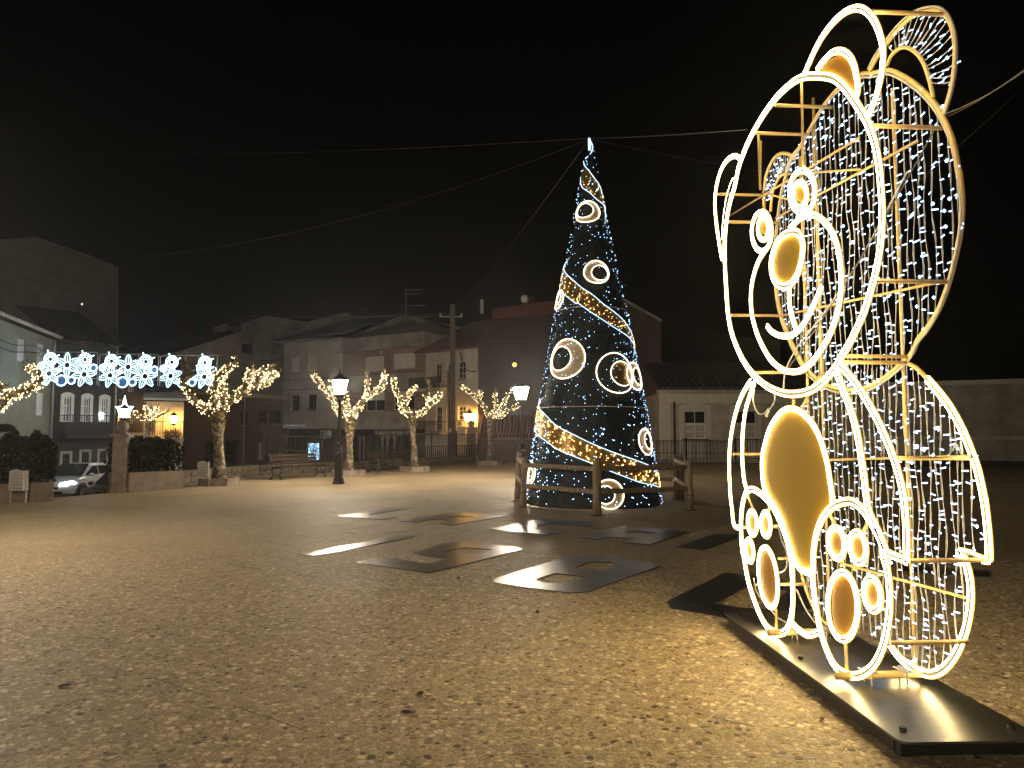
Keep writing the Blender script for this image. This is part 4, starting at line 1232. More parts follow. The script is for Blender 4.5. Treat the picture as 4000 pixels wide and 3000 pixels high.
w_ = h7.win(G7[0], M_DOORW, 4, 2, em('shop_glow', (0.18, 0.42, 0.9), 0.55), y=.68, sill=False, fw=.07)
b = MB(); rw = random.Random(4)
for k in range(70):
    b.octa((lerp(G7[0][0]+.1, G7[0][1]-.1, rw.random()), .66, lerp(G7[0][2]+.05, G7[0][3]-.08, rw.random())), .026)
stuff(b.build('led_bulbs', em('led_window', (0.5, 0.9, 1.0), 6.0), w_))
h7.win(G7[1], M_DOORW, 2, 1, M_DOORW, y=.68, name='garage_door', sill=False)
h7.box('gutter', -.5, h7.uz(1246,1330)[0], -.5, -.3, ez7-.02, ez7+.12, M_ZINC)
h7.tiles(-.6, h7.L, ez7+.1, .35, .3, M_SLATE, back=7, slope=.36)
b = MB(); u_ = h7.uz(1327, 1400)[0]; b.tube([(h7.uz(1250,1335)[0], -.1, ez7-.15), (u_, -.1, ez7-.25), (u_, -.1, h7.uz(1327,1420)[1])], .06, 6); b.build('drain_pipe', M_ZINC, h7.root)
b = MB()
for k in range(26): b.octa((lerp(.1, h7.uz(1195,1660)[0], k/25), -.08, h7.uz(1150, 1662)[1] + .12*math.sin(k*1.7)*random.random()), .02)
stuff(b.build('led_bulbs', em('led_dim', (.8,.85,1.0), 1.2), h7.root))
# air conditioner on the ground-floor wall
u0, u1, z0, z1 = h7.rect(1248,1681,1281,1712, -.2)
t_ = thing('air_conditioner', 'white outdoor air conditioner box hung under the grey overhang', 'air conditioner', h7.A + h7.d*((u0+u1)/2) - h7.out*.6 + Vector((0,0,z0)), math.atan2(h7.d.y, h7.d.x))
hw = (u1-u0)/2; b = MB(); b.bevbox(-hw, hw, -.34, -.01, 0, z1-z0, .02); b.build('case', M_WHITE, t_)
b = MB(); b.tube([(-.12+.2*math.cos(a), -.348, (z1-z0)/2+.2*math.sin(a)) for a in [6.283*k/16 for k in range(16)]], .012, 5, True); fg = b.build('fan_guard', M_BLACK, t_)
b = MB()
for k in range(5):
    a = k*1.2566; b.obox((-.12,-.344,(z1-z0)/2), (-.12+.17*math.cos(a), -.344, (z1-z0)/2+.17*math.sin(a)), .05, .006)
b.build('fan', M_BLACK, t_)
# ---- brick-faced building with the shop sign
h8 = Fac('brick_building', 'brick-faced building with concrete bands, pale blinds and a shop sign below', P2, P3, cat='building')
slab = h8.uz(1500, 1361)[1]; top8 = h8.uz(1500, 1311)[1]; bz1 = h8.uz(1500, 1463)[1]; bz2 = h8.uz(1500, 1527)[1]; bz3 = h8.uz(1500, 1610)[1]; oz8 = h8.uz(1500, 1676)[1]
W8 = [h8.rect(1425,1392,1500,1452), h8.rect(1537,1380,1622,1442), h8.rect(1429,1531,1502,1607), h8.rect(1537,1528,1618,1602)]
h8.wall(0, h8.L, bz1, slab-.1, W8[:2], M_BRICK, 8, 'brick_wall')
h8.box('eaves_slab', -.1, h8.L+.3, -.5, 0, slab-.1, slab+.1, M_CONC)
h8.wall(0, h8.L, slab+.104, top8, [], M_CONC, 8, 'parapet', y=-.2)
h8.wall(0, h8.L, bz2, bz1-.003, [], M_CONC, 8, 'balcony_band', y=-.12)
h8.wall(0, h8.L, bz3, bz2-.003, W8[2:], M_BRICK, 8, 'brick_wall')
h8.wall(0, h8.L, oz8, bz3-.003, [], M_CONC, 8, 'lower_band', y=-.12)
h8.win(W8[0], M_WHITE, 1, 1, blind=1.0); h8.win(W8[1], M_WHITE, 2, 1, blind=.96); h8.win(W8[2], M_WHITE, 2, 1, blind=.45); h8.win(W8[3], M_WHITE, 2, 1, blind=.3)
h8.poly('roof_gable', [(1336,1324),(1570,1232),(1660,1248),(1760,1300),(1336,1330)], M_CONC, 2.0, 5)
h8.poly('roof', [(1336,1322),(1570,1262),(1700,1262),(1760,1290),(1700,1300),(1336,1332)], M_SLATE, .6, 1.3)
G8 = [h8.rect(1470,1712,1540,1840, -.5), h8.rect(1556,1712,1640,1840, -.5), h8.rect(1350,1725,1385,1840, -.5)]
h8.wall(0, h8.L, 0, oz8-.004, G8, pm('shop_front', (.045,.045,.048), (.03,.03,.032), 3, .6), 7, 'shop_wall', y=.5)
for r_ in G8: h8.win(r_, M_IRON, 2, 2, M_GLASS, y=.6, sill=False)
for px in (1412, 1428, 1500, 1520, 1548):
    u_ = h8.uz(px, 1760, -.5)[0]; b = MB(); zt = h8.uz(px, 1702, -.45)[1]
    b.lathe([(.13,0),(.13,.2),(.09,.28),(.085,zt-.35),(.12,zt-.25),(.14,zt)], (u_, .33, 0), 8); b.build('shop_column', M_CONC, h8.root, True)
u0, u1, z0, z1 = h8.rect(1464,1679,1602,1702, -.38)
sg = h8.box('shop_sign', u0, u1, .36, .46, z0, z1, pm('sign_board', (.02,.02,.022), None, 5, .4)); sg['label'] = 'dark shop sign board with pale capital letters'
b = MB(); h_ = .025
b.box(u0, u1, .345, .36, z0, z0+h_); b.box(u0, u1, .345, .36, z1-h_, z1); b.box(u0, u0+h_, .345, .36, z0+h_, z1-h_); b.box(u1-h_, u1, .345, .36, z0+h_, z1-h_); b.build('sign_frame', M_CONC, sg)
def lettering(text, w, h, mat, name='lettering'):
    cu = bpy.data.curves.new(name, 'FONT'); cu.body = text; cu.size = 1.0; cu.extrude = 0.02; cu.align_x = 'LEFT'
    tmp = bpy.data.objects.new('tmp', cu); COL.objects.link(tmp)
    dg = bpy.context.evaluated_depsgraph_get(); me = bpy.data.meshes.new_from_object(tmp.evaluated_get(dg)); bpy.data.objects.remove(tmp); bpy.data.curves.remove(cu)
    xs = [v.co.x for v in me.vertices]; ys = [v.co.y for v in me.vertices]
    sx, sy = w/(max(xs)-min(xs)), h/(max(ys)-min(ys)); x0, y0 = min(xs), min(ys)
    for v in me.vertices: v.co = ((v.co.x-x0)*sx, -v.co.z, (v.co.y-y0)*sy)
    me.materials.clear(); me.materials.append(mat)
    return me
M_LETT = pm('sign_letters', (.85,.85,.83), (.8,.8,.78), 5, .5)
inst('lettering', lettering('ANXO GUTIERREZ', (u1-u0)*.84, (z1-z0)*.5, M_LETT), sg, (u0+(u1-u0)*.13, .345, z0+(z1-z0)*.26))
b = MB(); b.lathe([(.05,0),(.07,.1),(.09,.2),(.06,.26)], (u0+(u1-u0)*.06, .34, z0+(z1-z0)*.25), 7); b.build('sign_emblem', M_LETT, sg)
t_ = thing('security_lamp', 'small round white lamp on the brick wall between the blinds', 'wall lamp', h8.A + h8.d*h8.uz(1496,1376)[0] + Vector((0,0,h8.uz(1496,1378)[1])) , math.atan2(h8.d.y, h8.d.x))
b = MB(); b.ball((0,-.18,0), .12, 10, 6); b.build('globe', M_WHITE, t_, True); b = MB(); b.box(-.03,.03,-.1,0,-.03,.03); b.build('bracket', M_IRON, t_)
# aerial on its roof
P = atY(1585, 1245, 56)
t_ = thing('roof_aerial', 'thin television aerial on a mast above the brick building', 'aerial', (P.x, P.y, P.z-.3))
b = MB(); b.tube([(0,0,0),(0,0,2.6)], .035, 5); b.build('mast', M_ZINC, t_)
for z_, w in ((2.5,1.3),(2.2,1.0),(1.3,1.5),(.4,1.9)):
    b = MB(); b.tube([(-.1,0,z_),(w,0,z_+.05)], .025, 4)
    for k in range(6): b.tube([(w*k/6,-.25,z_+.03),(w*k/6,.25,z_+.03)], .014, 4)
    b.build('aerial_arm', M_ZINC, t_)
# ---- cream house with balconies and the amber lantern
h9 = Fac('cream_house', 'cream house with dark balconies behind the utility pole, its corner lit amber', P4, P5)
ez9 = h9.uz(1760, 1372)[1]
W9 = [h9.rect(1702,1420,1726,1497), h9.rect(1746,1420,1768,1497), h9.rect(1790,1412,1820,1482), h9.rect(1703,1587,1727,1684), h9.rect(1746,1587,1768,1684), h9.rect(1790,1586,1820,1640), h9.rect(1700,1760,1722,1850)]
h9.wall(0, h9.L, 0, ez9, W9, M_CREAM, 8)
for k, r_ in enumerate(W9): h9.surround(r_, .1, M_WHITE); h9.win(r_, M_WHITE, 2, 3, M_GLASS if k not in (4,) else M_CURT, y=.08, sill=k in (2, 5))
h9.tiles(-.6, h9.L+.1, ez9, .55, .24, M_TILE, back=5, slope=.5)
zr = h9.uz(1700, 1515, .7)[1]; h9.rail(-.9, h9.uz(1757,1500)[0]-.2, zr, zr+.75, -.7, .13, M_DOORW, r=.02, smat=M_CREAM)
zr = h9.uz(1700, 1692, .7)[1]; h9.rail(-.6, h9.uz(1760,1500)[0]-.2, zr, zr+.8, -.7, .13, M_IRON, smat=M_CONC)
wall_lantern(h9, 1834, 1648, 1.25, 'amber wall lantern on the corner of the cream house, right of the utility pole')
b = MB(); b.tube(smooth_path([(h9.uz(1800,1360)[0],-.1,ez9-.1),(h9.uz(1812,1420)[0],-.06,h9.uz(1812,1420)[1]),(h9.uz(1830,1448)[0],-.06,h9.uz(1830,1448)[1]),(h9.L-.05,-.06,h9.uz(1862,1452)[1])], 6), .035, 5); b.build('facade_cable', M_BLACK, h9.root)
# ---- maroon building, its low tiled shed, and the brown gable on its far side
hA = Fac('maroon_building', 'tall dark maroon building with a red roof parapet behind the cone tree', (P5[0]+.05, P5[1]), xy(2190, 47.0), cat='building')
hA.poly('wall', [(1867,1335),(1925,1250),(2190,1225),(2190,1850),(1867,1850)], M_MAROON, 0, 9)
hA.poly('red_parapet', [(1923,1206),(2128,1178),(2190,1172),(2190,1224),(1923,1248)], M_REDP, .3, 3)
hA.poly('chimney', [(2058,1158),(2084,1154),(2084,1183),(2058,1187)], M_MAROON, 1.2, .6)
u_, z_ = hA.uz(2050, 1168, -1.0); b = MB(); b.ball((u_, 1.0, z_), .28, 12, 6); o = b.build('satellite_dish', M_WHITE, hA.root, True); o.scale = (1, 1, 1)
hA.poly('vent_pipe', [(1876,1170),(1888,1168),(1888,1222),(1876,1224)], M_ZINC, .2, .3)
u_, z_ = hA.uz(2010, 1425); b = MB(); b.lathe([(.14,-.03),(.16,0),(.15,.03)], (0,0,0), 10)
o = b.build('porthole_light', em('yellow_glow', (1.0, .8, .12), .8), hA.root); o.location = (u_, -.03, z_); o.rotation_euler = (math.pi/2, 0, 0)
hS = Fac('tiled_shed', 'low shed with a tiled roof catching amber light, beside the cream house', xy(1870, 44.2), xy(2240, 44.0), cat='shed')
zs = hS.uz(2000, 1716)[1]
hS.wall(0, hS.L, 0, zs, [hS.rect(1893,1750,1910,1810)], M_BROWN, 2.6)
rf = hS.tiles(-.05, hS.L+.2, zs, .25, .2, M_TILE, back=2.4, slope=.5)
t2 = MB(); n = 5; P = []
for yy in (0, 1):
    for k in range(n+1): a = math.pi*k/n; P.append((-math.cos(a)*.085, yy*.5, math.sin(a)*.07 + yy*.02))
t2.add(P, [(i, i+1, n+2+i, n+1+i) for i in range(n)] + [tuple(range(n, -1, -1))])
ms = t2.mesh('roof_tile', M_TILE)
for row in range(1, 6):
    for k in range(28):
        yy = -.2+row*.43; inst('roof_tile', ms, rf, (.1+k*.2, yy, zs+.09+(yy+.25)*.5), (math.atan(.5), 0, 0))
hB = Fac('brown_gable', 'brown windowless gable end rising behind the cone tree on its right', xy(2200, 46.0), xy(2586, 47.5), cat='building')
hB.poly('wall', [(2200,1170),(2300,1120),(2429,1163),(2583,1249),(2586,1840),(2200,1840)], M_BROWN, 0, 9)
hB.poly('cornice', [(2429,1160),(2585,1247),(2585,1256),(2429,1170)], M_CONC, -.1, .1)
hC = Fac('dark_block', 'tall dark block far behind the low house with the white windows', xy(2560, 62.0), xy(3050, 62.0), cat='building')
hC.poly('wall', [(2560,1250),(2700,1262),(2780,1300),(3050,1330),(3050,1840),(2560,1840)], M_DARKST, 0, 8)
r_ = hC.rect(2705,1450,2718,1468); hC.win(r_, M_WHITE, 1, 2, M_CURT, y=-.06, sill=False)
# ---- low house on the right with arched white windows
hD = Fac('low_house', 'low old house with big white arched windows, half hidden by the lit bear', xy(2578, 42.5), xy(3330, 42.5), zb=0.0)
ezD = hD.uz(2700, 1535)[1]
def wd(x0): return hD.rect(x0, 1604, x0+84, 1796)
WD = [wd(2674), wd(2872), wd(3070)]
hD.wall(0, hD.L, 0, ezD-.02, WD, pm('old_plaster', (.48,.43,.36), (.30,.26,.21), 1.4, .9, bump=.3), 8)
for r_ in WD:
    hD.surround(r_, .28, pm('pale_granite', (.60,.55,.48), (.46,.42,.36), 6, .85), .14)
    u0, u1, z0, z1 = r_; zm = lerp(z0, z1, .73); zl = lerp(z0, z1, .42)
    hD.win((u0, u1, zl, zm), M_WHITE, 2, 2, M_CURT, y=.06, fw=.07, sill=False); hD.win((u0, u1, zm, z1), M_WHITE, 2, 1, M_GLASS, y=.09, fw=.05, sill=False)
    hD.win((u0, u1, z0, zl), M_WHITE, 2, 1, M_BLIND, y=.08, fw=.06, sill=False, name='lower_shutter')
    hD.rail(u0-.15, u1+.15, z0+.02, zl, -.25, .15, M_IRON, 'balcony_railing', slab=False)
hD.box('corner_stones', -.04, .62, -.05, -.002, 0, ezD-.02, pm('pale_granite', (.40,.36,.31)))
hD.box('frieze', -.06, hD.L, -.09, -.001, ezD-.6, ezD-.06, pm('pale_granite', (.40,.36,.31)))
hD.box('eaves', -.15, hD.L, -.35, .2, ezD-.018, ezD+.16, M_CONC)
hD.tiles(-.1, hD.L, ezD+.18, .32, .36, M_SLATE, back=5, slope=.38)
hD.pipe(.82, 0, ezD-.5, .05, M_IRON)
# ---- long low building at the far right
hE = Fac('long_building', 'long low grey building in the dark at the right edge behind the bear', xy(3340, 39.0), xy(4300, 34.5), zb=0.0, cat='building')
ezE = hE.uz(3850, 1492)[1]
hE.wall(0, hE.L, 0, ezE, [], M_CONC, 8)
hE.box('cornice', -.1, hE.L, -.2, -.001, ezE-.12, ezE+.1, M_STONEG)
z_ = hE.uz(3850, 1711)[1]; hE.box('string_course', 0, hE.L, -.06, -.001, z_-.08, z_+.08, M_STONEG)
hE.box('plinth', 0, hE.L, -.08, -.001, .0, .35, M_DARKST)
for px in (3700, 3760, 3992): 
    u_ = hE.uz(px, 1600)[0]; hE.box('pilaster', u_-.14, u_+.14, -.05, -.0015, .352, z_-.09, M_CONC)
# ---- big dark block far at left
hF = Fac('far_left_block', 'tall plain dark grey building far behind the snowflake lights at left', xy(-250, 70), xy(462, 78), cat='building')
hF.poly('wall', [(-250,955),(140,925),(330,990),(462,1040),(466,1700),(-250,1700)], M_STONEG, 0, 10)
t_ = thing('block_lamp', 'tiny pale lamp on the tall dark building at far left', 'wall lamp', atY(320, 1188, 72)); b = MB(); b.ball((0,0,0), .09, 8, 5); b.build('globe', em('far_lamp', (1,.85,.7), 1.6), t_)
b = MB(); b.box(-.03,.03,0,.4,-.03,.03); b.build('bracket', M_IRON, t_)
# roofs with chimneys dimly seen in between
hG = Fac('far_roofs', 'dim far house with a chimney between the left block and the grey gable', xy(470, 66), xy(945, 66))
hG.poly('wall', [(470,1368),(670,1330),(720,1300),(760,1316),(900,1290),(945,1310),(945,1700),(470,1700)], M_SLATE, 0, 6)
hG.poly('chimney', [(715,1262),(745,1262),(745,1320),(715,1320)], M_MAROON, .8, .8)
hG.poly('chimney', [(830,1280),(880,1262),(905,1290),(840,1310)], M_CONC, 1.0, .8)
# ================================================================== SQUARE: WALL, RAILINGS, LAMPS, TREES
rf_ = random.Random(33)
M_RUB = pm('rubble_stone', (0.15, 0.12, 0.085), (0.06, 0.05, 0.035), 5, 0.9, bump=0.6)
M_MOSS = pm('mossy_bark', (0.17, 0.14, 0.02), (0.14, 0.075, 0.02), 9, 0.9, bump=0.5)
def bark_mat():
    m, t, bs = _base('plane_bark')
    tc = t.nodes.new('ShaderNodeTexCoord'); v = t.nodes.new('ShaderNodeTexVoronoi'); v.inputs['Scale'].default_value = 11
    t.links.new(tc.outputs['Object'], v.inputs['Vector']); sp = t.nodes.new('ShaderNodeSeparateColor'); t.links.new(v.outputs['Color'], sp.inputs[0])
    rp = t.nodes.new('ShaderNodeValToRGB'); cr = rp.color_ramp; cr.interpolation = 'CONSTANT'
    cr.elements[0].color = (.055,.042,.028,1); cr.elements[1].position = .35; cr.elements[1].color = (.13,.10,.06,1)
    e = cr.elements.new(.7); e.color = (.27,.225,.15,1)
    t.links.new(sp.outputs[0], rp.inputs['Fac']); t.links.new(rp.outputs[0], bs.inputs['Base Color']); bs.inputs['Roughness'].default_value = .85
    nz = t.nodes.new('ShaderNodeTexNoise'); nz.inputs['Scale'].default_value = 30; t.links.new(tc.outputs['Object'], nz.inputs['Vector'])
    bp_ = t.nodes.new('ShaderNodeBump'); bp_.inputs['Strength'].default_value = .4; bp_.inputs['Distance'].default_value = .02
    t.links.new(nz.outputs['Fac'], bp_.inputs['Height']); t.links.new(bp_.outputs[0], bs.inputs['Normal'])
    return m
M_BARK = bark_mat()
M_LEDW = em('led_warm', (1.0, 0.74, 0.34), 7.5)
def G(px, py): return gnd(px, py)
# ---- low rubble wall with an iron railing on it
def rubble_wall(a, c, h, label, t=.4, courses=2):
    d = (c - a); L = d.length; w = thing('rubble_wall', label, 'wall', (a.x, a.y, 0), math.atan2(d.y, d.x))
    b = MB(); b.box(0, L, .03, t-.03, -.1, h-.03); b.build('mortar_core', M_GRAND, w)
    for k in range(courses):
        u = 0.0; z0 = h*k/courses; z1 = h*(k+1)/courses
        while u < L-.12:
            q = min(.32+.5*rf_.random(), L-u)
            b = MB(); j = lambda: (rf_.random()-.5)*.03
            x0, x1, y0 = u+.012, u+q-.012, -.005+j()*.8; zz0, zz1 = z0+.01, z1-.008+j()*.4
            m_ = .03
            vs = [(x0,y0+m_,zz0),(x1,y0+m_,zz0),(x1,y0+m_,zz1),(x0,y0+m_,zz1),(x0+m_,y0+j()*.3,zz0+m_*.8),(x1-m_,y0+j()*.3,zz0+m_*.7),(x1-m_,y0+j()*.3,zz1-m_*.6),(x0+m_,y0+j()*.3,zz1-m_*.6),
                  (x0,t-.01,zz0),(x1,t-.01,zz0),(x1,t-.01,zz1),(x0,t-.01,zz1)]
            b.add(vs, [(4,5,6,7),(0,1,5,4),(1,2,6,5),(2,3,7,6),(3,0,4,7),(3,2,10,11),(1,0,8,9),(0,3,11,8),(2,1,9,10),(9,8,11,10)])
            b.build('stone', M_RUB, w); u += q
    return w
wA, wB, wC, wD = G(705, 1891), G(1012, 1858), G(1440, 1836), G(1861, 1806)
rubble_wall(wA, wB, .42, 'low rubble stone wall behind the first lit tree')
rubble_wall(wB + (wC-wB).normalized()*.02, wC, .42, 'low rubble stone wall behind the left bench and lamp post')
rubble_wall(wC + (wD-wC).normalized()*.02, wD, .45, 'low rubble stone wall ending at the right stone pillar')
# baluster: square bar with an open ring near the top
def baluster_mesh(h, ringed=True, r=.011):
    b = MB()
    if ringed:
        zc = h*.78; rr = .045
        b.box(-r, r, -r, r, 0, h*.52); b.box(-r, r, -r, r, zc+rr*1.6, h)
        for s in (-1, 1):
            b.tube(smooth_path([(0,0,zc+rr*1.6),(s*rr*.8,0,zc+rr*.7),(s*rr*.8,0,zc-rr*.7),(0,0,zc-rr*1.5),(s*rr,0,zc-rr*3),(s*rr*1.1,0,h*.25),(s*rr*.9,0,.06)], 2), r*.8, 4)
    else:
        b.box(-r, r, -r, r, 0, h); b.box(-r*1.8, r*1.8, -r*1.8, r*1.8, h*.45, h*.5)
    return b.mesh('baluster', M_IRON)
def railing(a, c, z0, h, label, step=.2, ringed=True, post=2.4):
    d = c-a; L = d.length; w = thing('iron_railing', label, 'railing', (a.x, a.y, z0), math.atan2(d.y, d.x))
    b = MB(); b.box(0, L, -.025, .025, h-.04, h); b.build('top_rail', M_IRON, w)
    b = MB(); b.box(0, L, -.015, .015, .05, .08); b.build('bottom_rail', M_IRON, w)
    b = MB(); b.box(0, L, -.012, .012, h*.46, h*.46+.025); b.build('middle_rail', M_IRON, w)
    ms = baluster_mesh(h-.05, ringed); n = int(L/step)
    for k in range(1, n): inst('baluster', ms, w, (L*k/n, 0, .005))
    k = 0; m = max(1, int(L/post))
    for k in range(m+1):
        b = MB(); b.box(-.03, .03, -.03, .03, 0, h+.1); b.ball((0,0,h+.14), .05, 8, 5); b.build('post', M_IRON, w, loc=(L*k/m, 0, .0))
    return w
offv = Vector((.1, .17, 0))
railing(wB+offv, wC+offv, .42, 1.15, 'dark iron railing on the wall behind the left bench', .21)
railing(wC+offv, wD+offv, .45, 1.2, 'dark iron railing on the wall in front of the cream house', .21)
e1 = Vector((-1.75, 41.5, 0)); e2 = Vector((4.2, 41.5, 0)); e3 = Vector((12.5, 41.5, 0)); e4 = Vector((24, 41, 0))
railing(e1, e2, 0, 1.3, 'dark iron railing behind the cone tree and right lamp post', .2, False)
railing(e2+Vector((.06,0,0)), e3, 0, 1.3, 'dark iron railing in front of the low white-windowed house', .2, False)
# ---- stone pillars with ball tops
def pillar(p, w, h, label, rz=0.0, zb=0.0):
    t = thing('stone_pillar', label, 'pillar', (p.x, p.y, zb), rz, 'stone pillars with ball tops'); hw = w/2
    b = MB(); b.bevbox(-hw*1.1, hw*1.1, -hw*1.1, hw*1.1, 0, .12, .015); b.build('base', M_GRAN, t)
    b = MB(); b.bevbox(-hw, hw, -hw, hw, .12, h, .02); b.build('shaft', M_GRAN, t)
    b = MB(); b.bevbox(-hw*1.35, hw*1.35, -hw*1.35, hw*1.35, h+.002, h+.08, .02); b.bevbox(-hw*.8, hw*.8, -hw*.8, hw*.8, h+.08, h+.13, .01); b.build('cap', M_GRAN, t)
    b = MB(); b.ball((0,0,h+.12+hw*.9), hw*1.0, 14, 9); b.build('ball', M_GRAN, t, True)
pillar(G(468, 1924), .37, 1.55, 'stone gate pillar with a ball top between the planters on the left', .2)
pillar(wD+Vector((-.32,.22,0)), .42, 1.55, 'stone pillar with a ball top below the amber lantern of the cream house', .5, .44)
# ---- plaza lamp posts
def lamp_post(p, label, s=1.0):
    t = thing('street_lamp', label, 'street lamp', (p.x, p.y, 0), .3, 'cast iron lamp posts on the square')
    b = MB(); b.lathe([(.2,0),(.2,.06),(.17,.1),(.17,.16),(.14,.2),(.125,.5),(.13,.9),(.115,.95),(.15,1.0),(.15,1.05),(.09,1.12),(.085,1.28),(.12,1.32),(.06,1.4)], (0,0,0), 10); b.build('base', M_IRON, t)
    b = MB(); b.lathe([(.058,1.4),(.05,2.0),(.045,2.7),(.07,2.72),(.07,2.78),(.04,2.82),(.04,2.86)], (0,0,0), 10); b.build('pole', M_IRON, t, True)
    b = MB(); b.tube(smooth_path([(-.2,0,2.86),(-.14,0,2.76),(0,0,2.74),(.14,0,2.76),(.2,0,2.86)], 4), .014, 5); b.tube(smooth_path([(0,-.2,2.86),(0,-.14,2.76),(0,0,2.74),(0,.14,2.76),(0,.2,2.86)], 4), .014, 5); b.build('scroll', M_IRON, t)
    lantern(t, (0, 0, 2.95), 1.15*s)
lamp_post(G(1322, 1890), 'black cast iron lamp post glowing white in front of the second lit tree')
lamp_post(Vector((-8.6, 9.3, 0)), 'black cast iron lamp post lighting the square from beyond the left edge')
lamp_post(Vector((-2.5, -6.5, 0)), 'black cast iron lamp post lighting the square from behind the viewpoint')
lamp_post(Vector((atY(2036, 1700, 28.2).x, 28.2, 0)), 'black cast iron lamp post glowing white just left of the cone tree')
# ---- pollarded trees wound with lights
def lit_tree(label, plab, trunk, r0, branches, zoom, Y, nled, planter=1.35, zb=0.0, trunk_vis=True, dark=(), rl=.0155):
    """trunk: two points; branches: traced lines, each kept at the tree's own distance with real depth"""
    ox, oy, s = zoom
    at_ = lambda x, y, dy=0.0: atY(ox+x/s, oy+y/s, Y+dy)
    base = at_(*trunk[0]); base = Vector((base.x, Y, zb)); topc = at_(*trunk[1])
    t = thing('lit_tree', label, 'tree', base, 0, 'pollarded trees wound with lights')
    loc = lambda P: P-base
    tp = loc(topc)
    b = MB(); n = 9; pts = []; rr = []
    for k in range(n+1):
        q = k/n; pts.append((tp.x*q+.03*math.sin(q*5), .03*math.sin(q*7+1), tp.z*q)); rr.append(r0*(1.35-.5*min(1, q*4)+.12*math.sin(q*9))*(1 if q < .85 else 1.15))
    b.tube(pts, rr, 12); b.build('trunk', M_BARK, t, True)
    m = MB(); 
    for k in range(130):
        a = rf_.random()*6.283; z = tp.z-.08-.45*abs(rf_.gauss(0, .6)); q = r0*1.0
        c = Vector((tp.x*z/tp.z+q*math.cos(a), q*math.sin(a), z)); s1 = Vector((rf_.random()-.5, rf_.random()-.5, rf_.random()-.5))*.14; s2 = Vector((rf_.random()-.5, rf_.random()-.5, rf_.random()-.5))*.12
        m.add([c-s1, c+s2, c+s1], [(0,1,2)])
    led = MB(); tot = 0; lens = []
    for bi, br in enumerate(branches):
        dy0 = (rf_.random()-.5)*1.6; P = []
        for k, (x, y) in enumerate(br):
            dy = dy0*k/max(1, len(br)-1); P.append(loc(at_(x, y, dy)))
        P = smooth_path(P, 5); N = len(P)
        ra = [r0*(.62-.28*i/(N-1))+.015*math.sin(i*1.9) for i in range(N)]
        ra[-1] *= 1.3; ra[-2] *= 1.35
        bb = MB(); bb.tube(P, ra, 8); bo = bb.build('branch', M_BARK, t, True)
        tw = MB()
        for k in range(5):
            a = rf_.random()*6.283; e = P[-1]; d_ = ((P[-1]-P[-3]).normalized()+Vector((math.cos(a)*.6, math.sin(a)*.6, .35))).normalized()
            tw.tube([e, e+d_*.12, e+d_*.22+Vector((0,0,.04))], [.022, .015, .006], 5)
        tw.build('twig', M_BARK, bo)
        for k in range(N-1):
            for q in range(7):
                a = rf_.random()*6.283; c = P[k].lerp(P[k+1], rf_.random())+Vector((math.cos(a), math.sin(a)*.8, math.sin(a)))*ra[k]*.95
                s1 = Vector((rf_.random()-.5, rf_.random()-.5, rf_.random()-.5))*.12; s2 = Vector((rf_.random()-.5, rf_.random()-.5, rf_.random()-.5))*.1
                m.add([c-s1, c+s2, c+s1], [(0,1,2)])
        L = sum((P[i+1]-P[i]).length for i in range(N-1)); lens.append((P, ra, L, bi))
    stuff(m.build('moss_and_leaves', M_MOSS, t))
    TL = sum(l[2] for l in lens if l[3] not in dark)
    for (P, ra, L, bi) in lens:
        if bi in dark: continue
        for k in range(int(nled*L/TL)):
            i = rf_.randrange(len(P)-1); a = rf_.random()*6.283; x_ = (P[i+1]-P[i]).normalized(); u = x_.orthogonal().normalized(); v = x_.cross(u)
            c = P[i].lerp(P[i+1], rf_.random())+(u*math.cos(a)+v*math.sin(a))*(ra[i]+.03+.05*rf_.random())
            led.octa(c, rl*(.7+.6*rf_.random()))
    stuff(led.build('led_bulbs', M_LEDW, t))
    b = MB()                                                    # wires between the lamps
    for (P, ra, L, bi) in lens:
        if bi in dark: continue
        b.tube([p+Vector((math.cos(i*1.4)*(ra[i]+.02), math.sin(i*1.4)*(ra[i]+.02)*.8, math.sin(i*1.4)*(ra[i]+.02))) for i, p in enumerate(P)], .006, 4)
    b.build('light_wire', M_BLACK, t)
    if planter:
        k = thing('tree_planter', 'stone kerb at the foot of the '+plab, 'planter', base, .35)
        b = MB(); ro = planter/2; n = 8; ri = ro-.16
        A = [(ro*math.cos(6.2832*(i+.5)/n), ro*math.sin(6.2832*(i+.5)/n)) for i in range(n)]; B_ = [(x*ri/ro, y*ri/ro) for (x, y) in A]
        for i in range(n):
            j = (i+1) % n; q = MB(); g_ = .012
            def sh(p, o): return (p[0]+(o[0]-p[0])*g_, p[1]+(o[1]-p[1])*g_)
            a0, a1, b0, b1 = sh(A[i], A[j]), sh(A[j], A[i]), sh(B_[i], B_[j]), sh(B_[j], B_[i])
            q.add([(*a0,0),(*a1,0),(*b1,0),(*b0,0),(*a0,.24),(*a1,.24),(*b1,.24),(*b0,.24)], [(3,2,1,0),(4,5,6,7),(0,1,5,4),(1,2,6,5),(2,3,7,6),(3,0,4,7)])
            q.build('kerb_stone', M_GRAN, k)
        b = MB(); b.add([(x*.99, y*.99, .17) for (x, y) in B_]+[(0,0,.21)], [(i, (i+1) % n, n) for i in range(n)]); b.build('soil', pm('soil', (.05,.035,.022), None, 9, .95), k)
    return t
ZA = (500, 1300, 2.551); ZB = (1000, 1100, 2.073); ZC = (1500, 1100, 1.951); ZD = (0, 1300, 2.37)
